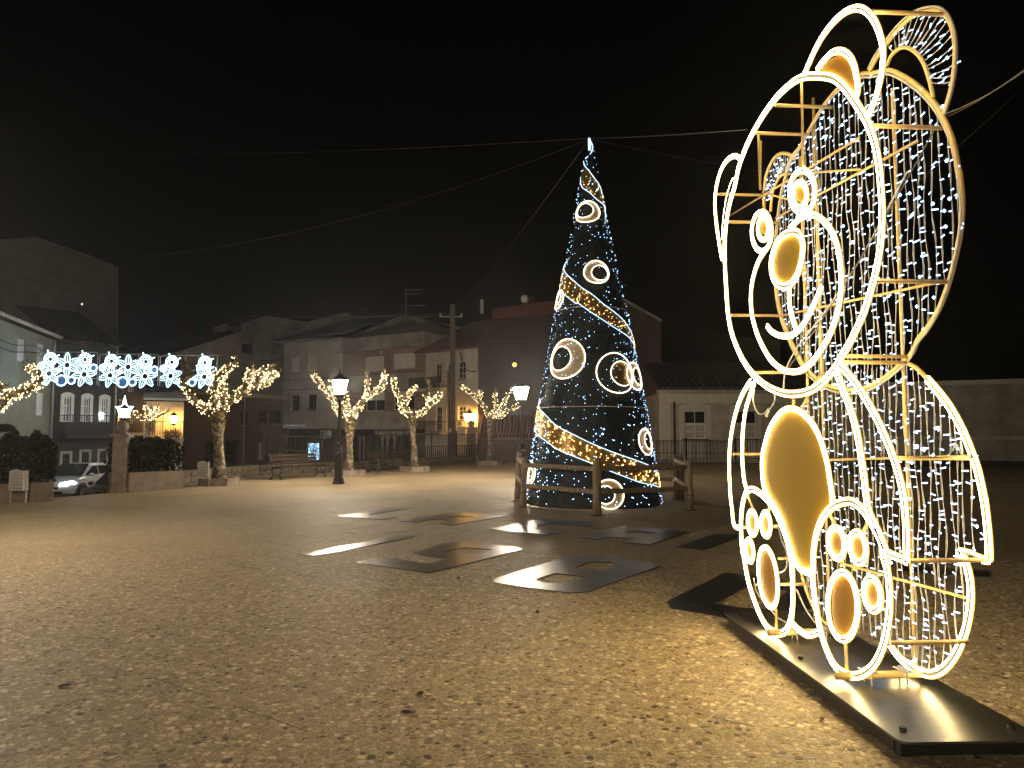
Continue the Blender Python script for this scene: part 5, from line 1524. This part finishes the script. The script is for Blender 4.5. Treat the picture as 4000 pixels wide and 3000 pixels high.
lit_tree('largest lit tree, beside the snowflake lights, wound with warm bulbs', 'largest lit tree', ((905,1440),(900,790)), .20,
         [[(890,780),(800,765),(740,745),(690,700),(640,620),(580,560),(550,470)], [(550,470),(600,400),(570,310)], [(880,760),(845,660),(850,560),(900,450),(980,360),(1065,285)], [(940,750),(960,640),(940,540),(880,430),(860,400)],
          [(930,770),(1040,660),(1150,585),(1260,530),(1370,500),(1430,440),(1485,405)], [(1150,585),(1190,500),(1210,430),(1235,350)], [(1260,530),(1310,430),(1370,370),(1425,345)], [(900,450),(940,420),(985,400)]],
         ZA, 23.9, 640, dark=(1,))
lit_tree('lit tree standing behind the left lamp post, wound with warm bulbs', 'lit tree behind the lamp post', ((748,1535),(765,1130)), .17,
         [[(755,1115),(690,1070),(640,1000),(600,920),(540,850),(490,790),(468,750)], [(740,1090),(690,1010),(650,930),(625,860),(612,790)], [(760,1100),(735,1020),(730,950),(715,880)], [(780,1100),(830,1020),(890,940),(905,860),(900,775)], [(890,940),(950,890),(1010,865),(1040,800),(1045,745)]],
         ZB, 29.2, 540)
lit_tree('lit tree in front of the brick building, wound with warm bulbs', 'lit tree before the brick building', ((232,1400),(215,1030)), .16,
         [[(205,1020),(140,975),(120,890),(85,815),(72,735)], [(185,1010),(160,940),(190,870),(225,815),(245,812)], [(230,1020),(300,995),(345,930),(318,860)], [(318,860),(350,790),(315,735)], [(345,930),(400,895),(425,850)]],
         ZC, 32.6, 430, dark=(3,))
lit_tree('lit tree nearest the cone tree, wound with warm bulbs', 'lit tree nearest the cone tree', ((800,1370),(812,1040)), .15,
         [[(800,1030),(760,940),(700,890),(640,830),(590,800)], [(720,905),(745,840)], [(820,1030),(850,960),(848,890),(850,840)], [(835,1035),(900,960),(930,880),(990,822)], [(860,1010),(940,985),(1010,950),(1050,915),(1062,890)], [(870,1030),(900,1020),(930,1005)]],
         ZC, 39.5, 430)
lit_tree('lit tree reaching one branch in from the left edge', 'lit tree at the left edge', ((-190,1560),(-190,760)), .22,
         [[(-180,770),(-60,720),(30,620),(100,570),(210,540),(310,490),(365,440),(340,380),(262,318)], [(-180,770),(-120,600),(-60,540),(20,520)], [(-120,720),(-20,690),(25,640)]],
         ZD, 19.6, 420)
lit_tree('small far lit tree right of the star, wound with yellowish bulbs', '', ((200,1100),(200,860)), .12,
         [[(195,860),(130,845),(85,800),(60,795)], [(200,860),(190,780),(170,720)], [(205,860),(270,800),(290,740)], [(210,860),(300,830),(390,790)], [(205,860),(240,780),(230,750)]],
         ZA, 37.0, 190, planter=0, zb=ROADZ, rl=.019)
# ---- benches with cast iron ends
def bench(pa, pb, label):
    d = pb-pa; L = d.length; t = thing('bench', label, 'bench', (pa.x, pa.y, 0), math.atan2(d.y, d.x), 'slatted benches with cast iron ends')
    # local x along the bench, -y its front
    for u in (0.05, L-.05):
        b = MB()
        b.tube(smooth_path([(u,.30,.92),(u,.26,.8),(u,.17,.58),(u,.1,.46),(u,.0,.42),(u,-.2,.43),(u,-.3,.42)], 4), .024, 6)
        b.tube(smooth_path([(u,.17,.60),(u,.05,.64),(u,-.12,.66),(u,-.27,.63),(u,-.32,.55),(u,-.26,.48),(u,-.27,.42)], 4), .022, 6)
        b.tube(smooth_path([(u,-.27,.42),(u,-.30,.3),(u,-.22,.2),(u,-.28,.08),(u,-.34,.015)], 4), .026, 6)
        b.tube(smooth_path([(u,.1,.44),(u,.14,.3),(u,.08,.2),(u,.16,.08),(u,.22,.015)], 4), .026, 6)
        b.tube(smooth_path([(u,-.24,.24),(u,-.1,.16),(u,.08,.24)], 4), .018, 6); b.tube([(u,-.1+.06*math.cos(a),.52+.06*math.sin(a)) for a in [.6283*k for k in range(10)]], .012, 5, True)
        b.build('end_frame', M_IRON, t, True)
    for k in range(4):
        b = MB(); b.box(.0, L, -.30+k*.105, -.215+k*.105, .445, .475); b.build('seat_slat', M_WOOD, t)
    for k in range(3):
        y0, z0 = .13+k*.055, .55+k*.13; b = MB(); b.prism([(0,y0,z0),(0,y0+.03,z0-.01),(0,y0+.075,z0+.09),(0,y0+.045,z0+.1)], (L,0,0)); fixn(b.build('back_slat', M_WOOD, t))
    b = MB(); b.tube([(.05,0,.2),(L*.5,0,.36),(L-.05,0,.2)], .012, 5); b.build('stretcher', M_IRON, t)
bench(G(1070, 1876), G(1250, 1862), 'dark slatted bench left of the lamp post, backed by the rubble wall')
bench(G(1453, 1848), G(1592, 1833), 'dark slatted bench between the second and third lit trees')
# ---- planters with hedges, litter bins
M_HEDGE = pm('hedge_leaf', (.03,.032,.010), (.010,.013,.004), 14, .95, spec=0.0)
M_PLANT = pm('planter_concrete', (.21,.165,.12), (.12,.095,.07), 3, .9, bump=.3)
def hedge(pa, pb, w, hp, ztop, label, plabel, bumps=()):
    d = pb-pa; L = d.length; rz = math.atan2(d.y, d.x)
    t = thing('planter_box', plabel, 'planter', (pa.x, pa.y, 0), rz)
    b = MB(); b.bevbox(0, L, 0, w, 0, hp, .03); b.build('planter_wall', M_PLANT, t)
    b = MB(); b.box(.1, L-.1, .1, w-.1, hp+.001, hp+.02); b.build('soil', pm('soil', (.05,.035,.022)), t)
    g = thing('hedge', label, 'hedge', pa + Vector((-d.y, d.x, 0)).normalized()*(w/2) + Vector((0,0,hp+.02)), rz)
    H = ztop-hp-.02
    b = MB()
    for k in range(9): u = lerp(.2, L-.2, k/8); b.tube([(u,0,0),(u+.05,.04,H*.4),(u-.04,-.05,H*.75)], [.03,.022,.01], 5)
    b.build('stems', M_BARK, g)
    b = MB(); nl = int(L*w*H*3200)
    for k in range(nl):
        x = rf_.random(); y = (rf_.random()-.5); z = rf_.random()**.8
        e = 1-.06*rf_.random(); bul = 1+.08*math.sin(x*14+z*5)+.05*math.sin(x*31)
        # keep the outer shell thicker than the core
        if abs(y) < .34 and z < .82 and .08 < x < .92 and rf_.random() < .35: continue
        rnd_edge = (1-.25*max(0, z-.8)/.2)
        c = Vector((L*(.5+(x-.5)*1.04*rnd_edge), y*(w+.12)*bul*rnd_edge, H*z*(.94+.07*math.sin(x*17)+.04*math.sin(x*41))))
        n_ = Vector((rf_.random()-.5, rf_.random()-.5, rf_.random()-.2)).normalized(); a = n_.orthogonal().normalized(); q = n_.cross(a); s = .03+.03*rf_.random()
        b.add([c-a*s*1.4, c+q*s*.7, c+a*s*1.4, c-q*s*.7], [(0,1,2,3)])
    for (u, zc, r) in bumps:
        for k in range(260):
            a = rf_.random()*6.283; e = rf_.random()*1.57; c = Vector((u+r*math.cos(a)*math.cos(e), r*math.sin(a)*math.cos(e), zc-hp+r*.8*math.sin(e))); n_ = Vector((rf_.random()-.5, rf_.random()-.5, rf_.random())).normalized(); aa = n_.orthogonal().normalized(); q = n_.cross(aa); s = .05
            b.add([c-aa*s*1.4, c+q*s*.7, c+aa*s*1.4, c-q*s*.7], [(0,1,2,3)])
    stuff(b.build('leaves', M_HEDGE, g))
pa = G(-120, 1972); pb = G(208, 1958)
hedge(pa, pb, 1.0, .46, 1.68, 'clipped dark green hedge at the left edge in front of the pale house', 'concrete planter box at the left edge beside the white car', [(pb.x-pa.x-.75, 1.66, .2)])
pa = G(500, 1925); pb = G(716, 1908)
hedge(pa, pb, .9, .55, 1.52, 'rounded dark green hedge right of the stone gate pillar', 'concrete planter box between the stone pillar and the first lit tree')
def litter_bin(p, label, rz=0.0):
    t = thing('litter_bin', label, 'litter bin', (p.x, p.y, 0), rz, 'perforated grey litter bins on posts')
    for s in (-1, 1):
        b = MB(); b.tube([(s*.17,0,0),(s*.17,0,.78)], .018, 6); b.build('leg', M_ZINC, t)
    # body: sheet with a grid of holes
    W_, H0, H1 = .155, .30, .76; holes = []
    for i in range(4):
        for j in range(5):
            cx, cz = -.11+i*.073, .36+j*.078; holes.append([(cx+.016*math.cos(a), -.13, cz+.016*math.sin(a)) for a in [-.7854*k for k in range(8)]])
    b = MB(); b.plate([(-W_,-.13,H0),(W_,-.13,H0),(W_,-.13,H1),(0,-.13,H1+.05),(-W_,-.13,H1)], holes, (0,.006,0)); fixn(b.build('front_sheet', pm('bin_grey', (.40,.37,.34), (.3,.28,.26), 6, .5), t))
    b = MB(); b.box(-W_,W_,.12,.126,H0,H1); b.box(-W_,-W_+.005,-.123,.12,H0,H1); b.box(W_-.005,W_,-.123,.12,H0,H1); b.box(-W_+.006,W_-.006,-.122,.119,H0,H0+.006); b.build('bin_body', pm('bin_grey', (.40,.37,.34)), t)
    b = MB(); b.box(-.12,.12,-.1,.1,H0+.01,H1-.1); b.build('liner', M_BLACK, t)
litter_bin(G(70, 1966), 'grey perforated litter bin in front of the left hedge', .1)
litter_bin(G(793, 1902), 'grey perforated litter bin beside the first lit tree', .2)
# ---- utility pole with meter boxes
P = Vector((atY(1772, 1700, 45.2).x, 45.2, ROADZ)); topz = atY(1768, 1190, 45.2)
t_ = thing('utility_pole', 'tall concrete utility pole with meter boxes in front of the cream house', 'utility pole', P)
hp_ = topz.z-ROADZ; lx = topz.x-P.x; b = MB()
b.obox((0,0,0), (lx,0,hp_), .30, .34)
b.build('pole', pm('pole_concrete', (.15,.12,.09), (.08,.065,.05), 4, .9, bump=.4), t_)
for k in range(14):
    q = .2+.055*k; b = MB(); b.box(lx*q-.06, lx*q+.06, -.178, -.172, hp_*q, hp_*q+.35); b.build('recess_shade', M_DOORW, t_)  # dark plates on the pole face, coloured as the shade of recesses
b = MB(); b.tube([(-.25,0,0),(-.25+lx*.8,.02,hp_*.62)], .09, 8); b.build('side_post', pm('old_wood', (.12,.09,.065), (.06,.045,.03), 8, .9), t_)
for (x0, x1, z0, z1) in ((.22,.72,2.3,3.2), (.25,.5,3.25,3.5), (-.25,-.1,2.85,3.1)):
    b = MB(); b.bevbox(x0, x1, -.42, -.18, z0, z1, .02); bx_ = b.build('meter_box', pm('box_cream', (.55,.50,.36), (.46,.41,.3), 4, .6), t_)
    b = MB(); b.box(lerp(x0,x1,.45), lerp(x0,x1,.46), -.424, -.421, z0+.02, z1-.03); b.build('door_gap', M_BLACK, bx_)
for z_ in (hp_*.93,):
    b = MB(); b.obox((lx-.8,0,z_), (lx+.6,0,z_), .08, .08); cr_ = b.build('crossarm', M_ZINC, t_)
    for q in (-.75,.55): b = MB(); b.lathe([(.05,0),(.07,.05),(.04,.1),(.06,.16)], (lx+q,0,z_+.042), 8); b.build('insulator', M_WHITE, cr_)
# ---- strings of wire overhead
M_CABLE = pm('steel_cable', (.16,.155,.15), (.12,.115,.11), 10, .5)
M_CABD = pm('dark_cable', (.08,.075,.07), None, 10, .6)
def cable(a, c, sag, r, label, mat=None, n=26):
    a = Vector(a); c = Vector(c); b = MB(); b.tube([a.lerp(c, k/n)-a-Vector((0,0,sag*4*(k/n)*(1-k/n))) for k in range(n+1)], r, 4)
    tag(b.build('cable', mat or M_CABLE, loc=a), label, 'cable', 'overhead cables')
apex = Vector((TCX+TLEAN*TH, TCY, TH+.03))
bl = bp(1, 372, 862); BL3 = BP + BD*bl[0] + Vector((0,0,bl[1]))
cable(BL3, atY(2302, 540, TCY), .02, .003, 'taut steel cable from the bear head to the tip of the cone tree')
cable(atY(2302, 540, TCY), atY(-60, 578, 34), .35, .0036, 'thin cable running left from the cone tree tip across the black sky')
cable(apex, atY(-40, 1010, 24), 1.0, .0036, 'sagging cable from the cone tree tip down to the left edge')
cable(apex, atY(1790, 1195, 45), .25, .004, 'faint cable from the cone tree tip down towards the utility pole')
cable(apex, atY(3100, 690, 26), .05, .006, 'cable from the cone tree tip dropping right behind the bear')
br_ = bp(1, 1672, 762, DEPTH); BR3 = BP + BD*br_[0] + BN*DEPTH + Vector((0,0,br_[1]))
cable(BR3, atY(4100, 205, 3.2), .03, .0022, 'twisted steel cable from the bear ear to the right edge')
cable(BR3+Vector((.02,.02,-.01)), atY(4100, 190, 3.3), .03, .0018, 'second strand of the cable leaving the bear ear at right')
cable(BR3+Vector((0,.3,-.3)), atY(4100, 240, 9), .02, .003, 'faint thin cable behind the bear ear at right')
cable(BR3, BP + BD*bp(2,610,1500,.2)[0] + BN*.2 + Vector((0,0,bp(2,610,1500,.2)[1])), .06, .006, 'dark lead slanting down behind the bear face', M_CABD)
cable(atY(470, 1198, 60), atY(1768, 1225, 45.2), .5, .02, 'dim telephone cable from the left block to the utility pole', M_CABD)
cable(atY(-20, 1372, 31.9), atY(172, 1376, 32), .02, .012, 'cable holding the first snowflake panel to the pale house')
cable(atY(850, 1385, 32), atY(1110, 1400, 56), .2, .02, 'cable from the last snowflake panel to the grey building', M_CABD)
cable(atY(1110, 1580, 57), atY(1760, 1500, 45.3), .9, .02, 'dark cable sagging across the grey building front', M_CABD)
# ---- snowflake light panels hung over the street
M_FLAKE = em('flake_rope', (0.50, 0.85, 1.0), 5.0)
M_BLUEM = em('blue_mesh', (0.04, 0.16, 0.42), 0.42, (.05,.12,.3))
M_PANF = pm('panel_frame', (.45,.47,.48), (.36,.38,.4), 6, .4)
def flake_panel(x0p, x1p, ytop, Y, label, skip=()):
    a = atY(x0p, ytop, Y); c = atY(x1p, ytop, Y); Wd = c.x-a.x; k_ = Wd/1290.0
    t = thing('snowflake_panel', label, 'light panel', (a.x, Y, a.z-.0), 0, 'snowflake light panels over the street')
    q = lambda x, y: Vector((x*k_, 0, -(y-85)*k_))
    b = MB(); b.tube(smooth_path([q(8,790), q(8,300), q(8,130), q(40,95), q(100,88), q(640,86), q(1200,90), q(1255,100), q(1282,135), q(1285,300), q(1285,790)], 4), .022, 6)
    for x in (330, 560, 700, 850, 960, 1120): b.tube([q(x,88), q(x,300)], .009, 4)
    b.tube([q(8,640), q(1285,660)], .012, 4); b.tube([q(8,420), q(1285,430)], .012, 4); b.build('panel_frame', M_PANF, t)
    def leaf(cx, cyy, Rr, rot, n=6):
        b = MB(); r0_ = .30
        for i in range(n):
            a_ = rot+2*math.pi*i/n; ex = Vector((math.cos(a_), 0, math.sin(a_))); ey = Vector((-math.sin(a_), 0, math.cos(a_))); prof = []
            for (u, v) in ((.26,.06),(.33,.19),(.40,.10),(.47,.22),(.56,.10),(.63,.20),(.72,.09),(.79,.15),(.86,.07),(.92,.09),(1.0,0)): prof.append((u, v))
            L_ = [q(cx,cyy)+(ex*u+ey*v*1.3)*Rr*k_ for (u, v) in prof]+[q(cx,cyy)+(ex*u-ey*v*1.3)*Rr*k_ for (u, v) in reversed(prof[:-1])]
            b.tube(smooth_path(L_, 2), .009, 4); b.tube([q(cx,cyy)+ex*.30*Rr*k_, q(cx,cyy)+ex*.86*Rr*k_], .007, 4)
        b.tube([q(cx,cyy)+Vector((math.cos(z), 0, math.sin(z)))*Rr*.26*k_ for z in [.5236*j for j in range(12)]], .016, 4, True)
        return b.build('snowflake', M_FLAKE, t)
    def disc(cx, cyy, Rr):
        b = MB(); S_ = [.3927*j for j in range(16)]
        b.tube([q(cx,cyy)+Vector((math.cos(z),0,math.sin(z)))*Rr*k_ for z in S_], .014, 4, True); b.tube([q(cx,cyy)+Vector((math.cos(z),0,math.sin(z)))*Rr*.72*k_ for z in S_], .009, 4, True); b.tube([q(cx,cyy)+Vector((math.cos(z),0,math.sin(z)))*Rr*.35*k_ for z in S_], .009, 4, True)
        for j in range(8): z = j*.7854; d_ = Vector((math.cos(z),0,math.sin(z))); b.tube([q(cx,cyy)+d_*Rr*.4*k_, q(cx,cyy)+d_*Rr*k_], .013, 4)
        for z in (.45, 1.9, 3.5, 5.0): d_ = Vector((math.cos(z),0,math.sin(z))); b.tube([q(cx,cyy)+d_*Rr*k_, q(cx,cyy)+d_*Rr*1.5*k_], .024, 5)
        return b.build('snowflake', M_FLAKE, t)
    def ring_(cx, cyy, Rr):
        b = MB(); b.tube([q(cx,cyy)+Vector((math.cos(z),0,math.sin(z)))*Rr*k_ for z in [.314*j for j in range(20)]], .024, 6, True); o = b.build('light_ring', M_FLAKE, t, True)
        m_ = MB(); n = 20; m_.prism([q(cx,cyy)+Vector((math.cos(z)*Rr*k_*.93, .004, math.sin(z)*Rr*k_*.93)) for z in [.314*j for j in range(20)]], (0,.012,0)); fixn(m_.build('blue_mesh', M_BLUEM, o))
    parts = [('d',265,240,140,0), ('l',630,365,265,math.pi/2), ('d',1010,250,140,0), ('l',245,550,262,.3), ('l',1005,570,270,.15), ('r',70,385,62,0), ('r',1200,430,76,0), ('r',520,700,112,0), ('r',735,695,78,0)]
    for i, (kd, x, y, r, ro) in enumerate(parts):
        if i in skip: continue
        {'l': lambda: leaf(x, y, r, ro), 'd': lambda: disc(x, y, r), 'r': lambda: ring_(x, y, r)}[kd]()
flake_panel(150, 384, 1375, 32, 'snowflake light panel, leftmost of three, against the pale house')
flake_panel(389, 621, 1383, 32, 'snowflake light panel in the middle of the three')
flake_panel(626, 850, 1388, 32, 'snowflake light panel half hidden by the branches of the largest lit tree', (1,))
# ---- star and the street lantern before it
sx, sz = atY(486, 1600, 35.5), None
t_ = thing('light_star', 'white glowing star hung on the dark house under the snowflakes', 'light star', (sx.x, 35.5, sx.z))
M_STAR = em('star_rope', (.80,.93,1.0), 5.0)
R_ = .46; S5 = []
for k in range(10):
    a = math.pi/2+k*math.pi/5; r_ = (R_*1.45 if k == 0 else R_) if k % 2 == 0 else R_*.42; S5.append(Vector((math.cos(a)*r_, 0, math.sin(a)*r_)))
for sc_ in (1.0, .78, .56, .34, .15):
    b = MB(); b.tube([p*sc_ for p in S5], .022, 5, True); b.build('star_rope', M_STAR, t_)
b = MB()
for k in range(5): b.tube([S5[2*k]*.95, Vector()], .02, 5)
b.build('star_spokes', M_STAR, t_)
b = MB(); b.tube([(0,.06,R_),(0,.06,-1.0)], .02, 5); b.tube([(0,.06,-.6),(0,1.8,-.6)], .02, 5); b.build('bracket', M_IRON, t_)
P = atY(485, 1632, 34.5)
t_ = thing('street_lantern', 'street lantern glowing white in front of the star', 'lantern', P)
lantern(t_, (0,0,0), 1.0, em('lantern_far', (1.0,.92,.85), 60.0))
b = MB(); b.tube([(0,0,-.1),(0,0,ROADZ-P.z)], .045, 8); b.lathe([(.14,ROADZ-P.z),(.13,ROADZ-P.z+.5),(.06,ROADZ-P.z+.9)], (0,0,0), 8); b.build('pole', M_IRON, t_)
# ---- parked cars on the lower street
M_CARW = pm('car_white', (.62,.63,.65), (.60,.61,.63), 2, .25, spec=.6)
M_CARB = pm('car_beige', (.50,.38,.26), (.48,.36,.25), 2, .3, spec=.6)
M_CARD = pm('car_dark', (.04,.045,.05), None, 2, .25, spec=.6)
M_TYRE = pm('tyre', (.02,.02,.02), None, 10, .85)
M_HEAD = em('headlight_on', (.78,.9,1.0), 9.0); M_HEADO = glassy('headlight_off', (.35,.36,.38), .15)
def car(pos, heading, paint, label, lit=False, rack=False, L=4.25, H=1.47, text=False):
    t = thing('parked_car', label, 'car', (pos.x, pos.y, ROADZ), heading, 'cars parked along the lower street')
    # local x forward
    st = [(-2.12,.70,.42,.78),(-2.05,.82,.30,.95),(-1.6,.88,.22,.99),(-.8,.90,.20,.98),(.2,.90,.20,.96),(1.0,.89,.21,.93),(1.5,.87,.23,.86),(1.9,.80,.27,.76),(2.08,.68,.33,.64)]
    b = MB(); vs = []; fs = []; n = 10; k_ = L/4.2
    for (x, w, zb_, zt) in st:
        prof = [(w*.86,zb_),(w*.98,zb_+.1),(w,lerp(zb_,zt,.5)),(w*.97,zt-.08),(w*.86,zt)]
        for (y, z) in prof: vs.append((x*k_, y, z))
        for (y, z) in reversed(prof): vs.append((x*k_, -y, z))
    for i in range(len(st)-1):
        for k in range(n): fs.append((i*n+k, i*n+(k+1) % n, (i+1)*n+(k+1) % n, (i+1)*n+k))
    fs += [tuple(range(n-1,-1,-1)), tuple((len(st)-1)*n+k for k in range(n))]
    b.add(vs, fs); fixn(b.build('body', paint, t, True))
    cab = [(-2.0,.74,.93,.96),(-1.55,.74,.97,H-.12),(-.9,.76,.97,H-.02),(-.1,.77,.96,H),(.35,.76,.95,H-.05),(1.15,.76,.90,.93)]
    b = MB(); vs = []; fs = []
    for (x, w, z0, z1) in cab:
        ww = w*.80 if z1-z0 > .2 else w*.97
        for (y, z) in ((w,z0),(lerp(w,ww,.9),lerp(z0,z1,.88)),(ww*.85,z1),(-ww*.85,z1),(-lerp(w,ww,.9),lerp(z0,z1,.88)),(-w,z0)): vs.append((x*k_, y, z))
    m = 6
    for i in range(len(cab)-1):
        for k in range(m): fs.append((i*m+k, i*m+(k+1) % m, (i+1)*m+(k+1) % m, (i+1)*m+k))
    fs += [tuple(range(m-1,-1,-1)), tuple((len(cab)-1)*m+k for k in range(m))]
    b.add(vs, fs); fixn(b.build('cabin', paint, t))
    # glass laid just proud of the cabin
    def pane(name, pts, push):
        b = MB(); b.prism([Vector(p) for p in pts], push); return fixn(b.build(name, M_GLASS, t))
    zt = H-.07
    pane('windscreen', [(1.10*k_,.70,.955),(1.10*k_,-.70,.955),(.42*k_,-.56,zt),(.42*k_,.56,zt)], (.06,0,.06))
    pane('rear_window', [(-1.98*k_,.64,1.0),(-1.98*k_,-.64,1.0),(-1.62*k_,-.52,H-.18),(-1.62*k_,.52,H-.18)], (-.03,0,.02))
    for s in (-1, 1):
        pane('front_side_window', [(.95*k_,s*.765,.985),(.05*k_,s*.775,.99),(.02*k_,s*.655,H-.11),(.32*k_,s*.65,H-.13)], (0,s*.014,.004))
        pane('rear_side_window', [(-.05*k_,s*.775,.99),(-1.4*k_,s*.755,1.02),(-1.2*k_,s*.64,H-.15),(-.06*k_,s*.655,H-.11)], (0,s*.014,.004))
        b = MB(); b.ball((.86*k_,s*.98,1.02), .10, 10, 6, .7); b.build('mirror', paint, t, True)
        b = MB(); b.prism([(1.62*k_,s*.86,.70),(2.04*k_,s*.68,.60),(2.07*k_,s*.40,.60),(2.02*k_,s*.42,.71),(1.80*k_,s*.78,.79)], (.05,s*.02,.02)); fixn(b.build('headlight', M_HEAD if (lit and s == lit) else M_HEADO, t))
        for x in (-1.28, 1.30):
            b = MB(); b.tube([(x*k_,s*.70,.30),(x*k_,s*.72,.30),(x*k_,s*.90,.30),(x*k_,s*.915,.30)], [.27,.31,.31,.27], 20); w = b.build('wheel', M_TYRE, t, True)
            b = MB(); b.lathe([(.20,0),(.19,.02),(.05,.03)], (0,0,0), 10); o = b.build('rim', M_ZINC, w); o.location = (x*k_,s*.905,.30); o.rotation_euler = (-s*math.pi/2,0,0)
            b = MB(); b.tube([(x*k_+.36*math.cos(a),s*.885,.30+.36*math.sin(a)) for a in [math.pi*k/10 for k in range(11)]], .035, 5); b.build('wheel_arch', M_BLACK, t)
    b = MB(); b.box(2.0*k_,2.10*k_,-.36,.36,.46,.56); b.box(2.0*k_,2.09*k_,-.55,.55,.28,.38); b.build('grille', M_BLACK, t)
    b = MB(); b.box(2.10*k_,2.12*k_,-.26,.26,.38,.47); b.build('number_plate', M_WHITE, t)
    if rack:
        for s in (-1, 1): b = MB(); b.tube([(-1.4,s*.5,H-.06),(-1.3,s*.5,H+.05),(.1,s*.5,H+.07),(.2,s*.5,H-.02)], .018, 6); b.build('roof_bar', M_ZINC, t)
    if text:
        for s in (1,):
            for k, w in enumerate((.8,.8,.6)):
                b = MB()
                for q in range(7): 
                    if rf_.random() < .85: b.box(.05+q*w/7, .05+q*w/7+w/9, s*.906, s*.909, .80-k*.11-(.05 if k == 2 else 0), .80-k*.11+.045)
                b.build('door_print', M_DOORW, t)
    return t
car(atY(318, 1880, 32.6), R(268), M_CARW, 'white hatchback with one headlight shining, between the left hedge and the pillar', lit=1, L=4.3)
car(Vector((-13.3, 26.1, 0)), R(146), M_CARB, 'beige car with printed door passing behind the stone gate pillar', rack=True, L=4.2, H=1.52, text=True)
car(atY(930, 1850, 32.5), R(200), M_CARD, 'dark car whose roof shows over the wall right of the first lit tree')
car(atY(1110, 1840, 36.5), R(205), M_CARD, 'dark car whose roof shows over the wall behind the left bench')
# ================================================================== NIGHT MIST
b = MB(); b.box(-75, 75, -8, 105, -2.2, 30)
hz = stuff(b.build('haze', bpy.data.materials.new('haze')))
m = hz.data.materials[0]; m.use_nodes = True
t = m.node_tree; t.nodes.clear()
out = t.nodes.new('ShaderNodeOutputMaterial'); pv = t.nodes.new('ShaderNodeVolumePrincipled')
pv.inputs['Color'].default_value = (0.85, 0.9, 1.0, 1); pv.inputs['Density'].default_value = 0.0010; pv.inputs['Anisotropy'].default_value = 0.82
t.links.new(pv.outputs[0], out.inputs['Volume'])
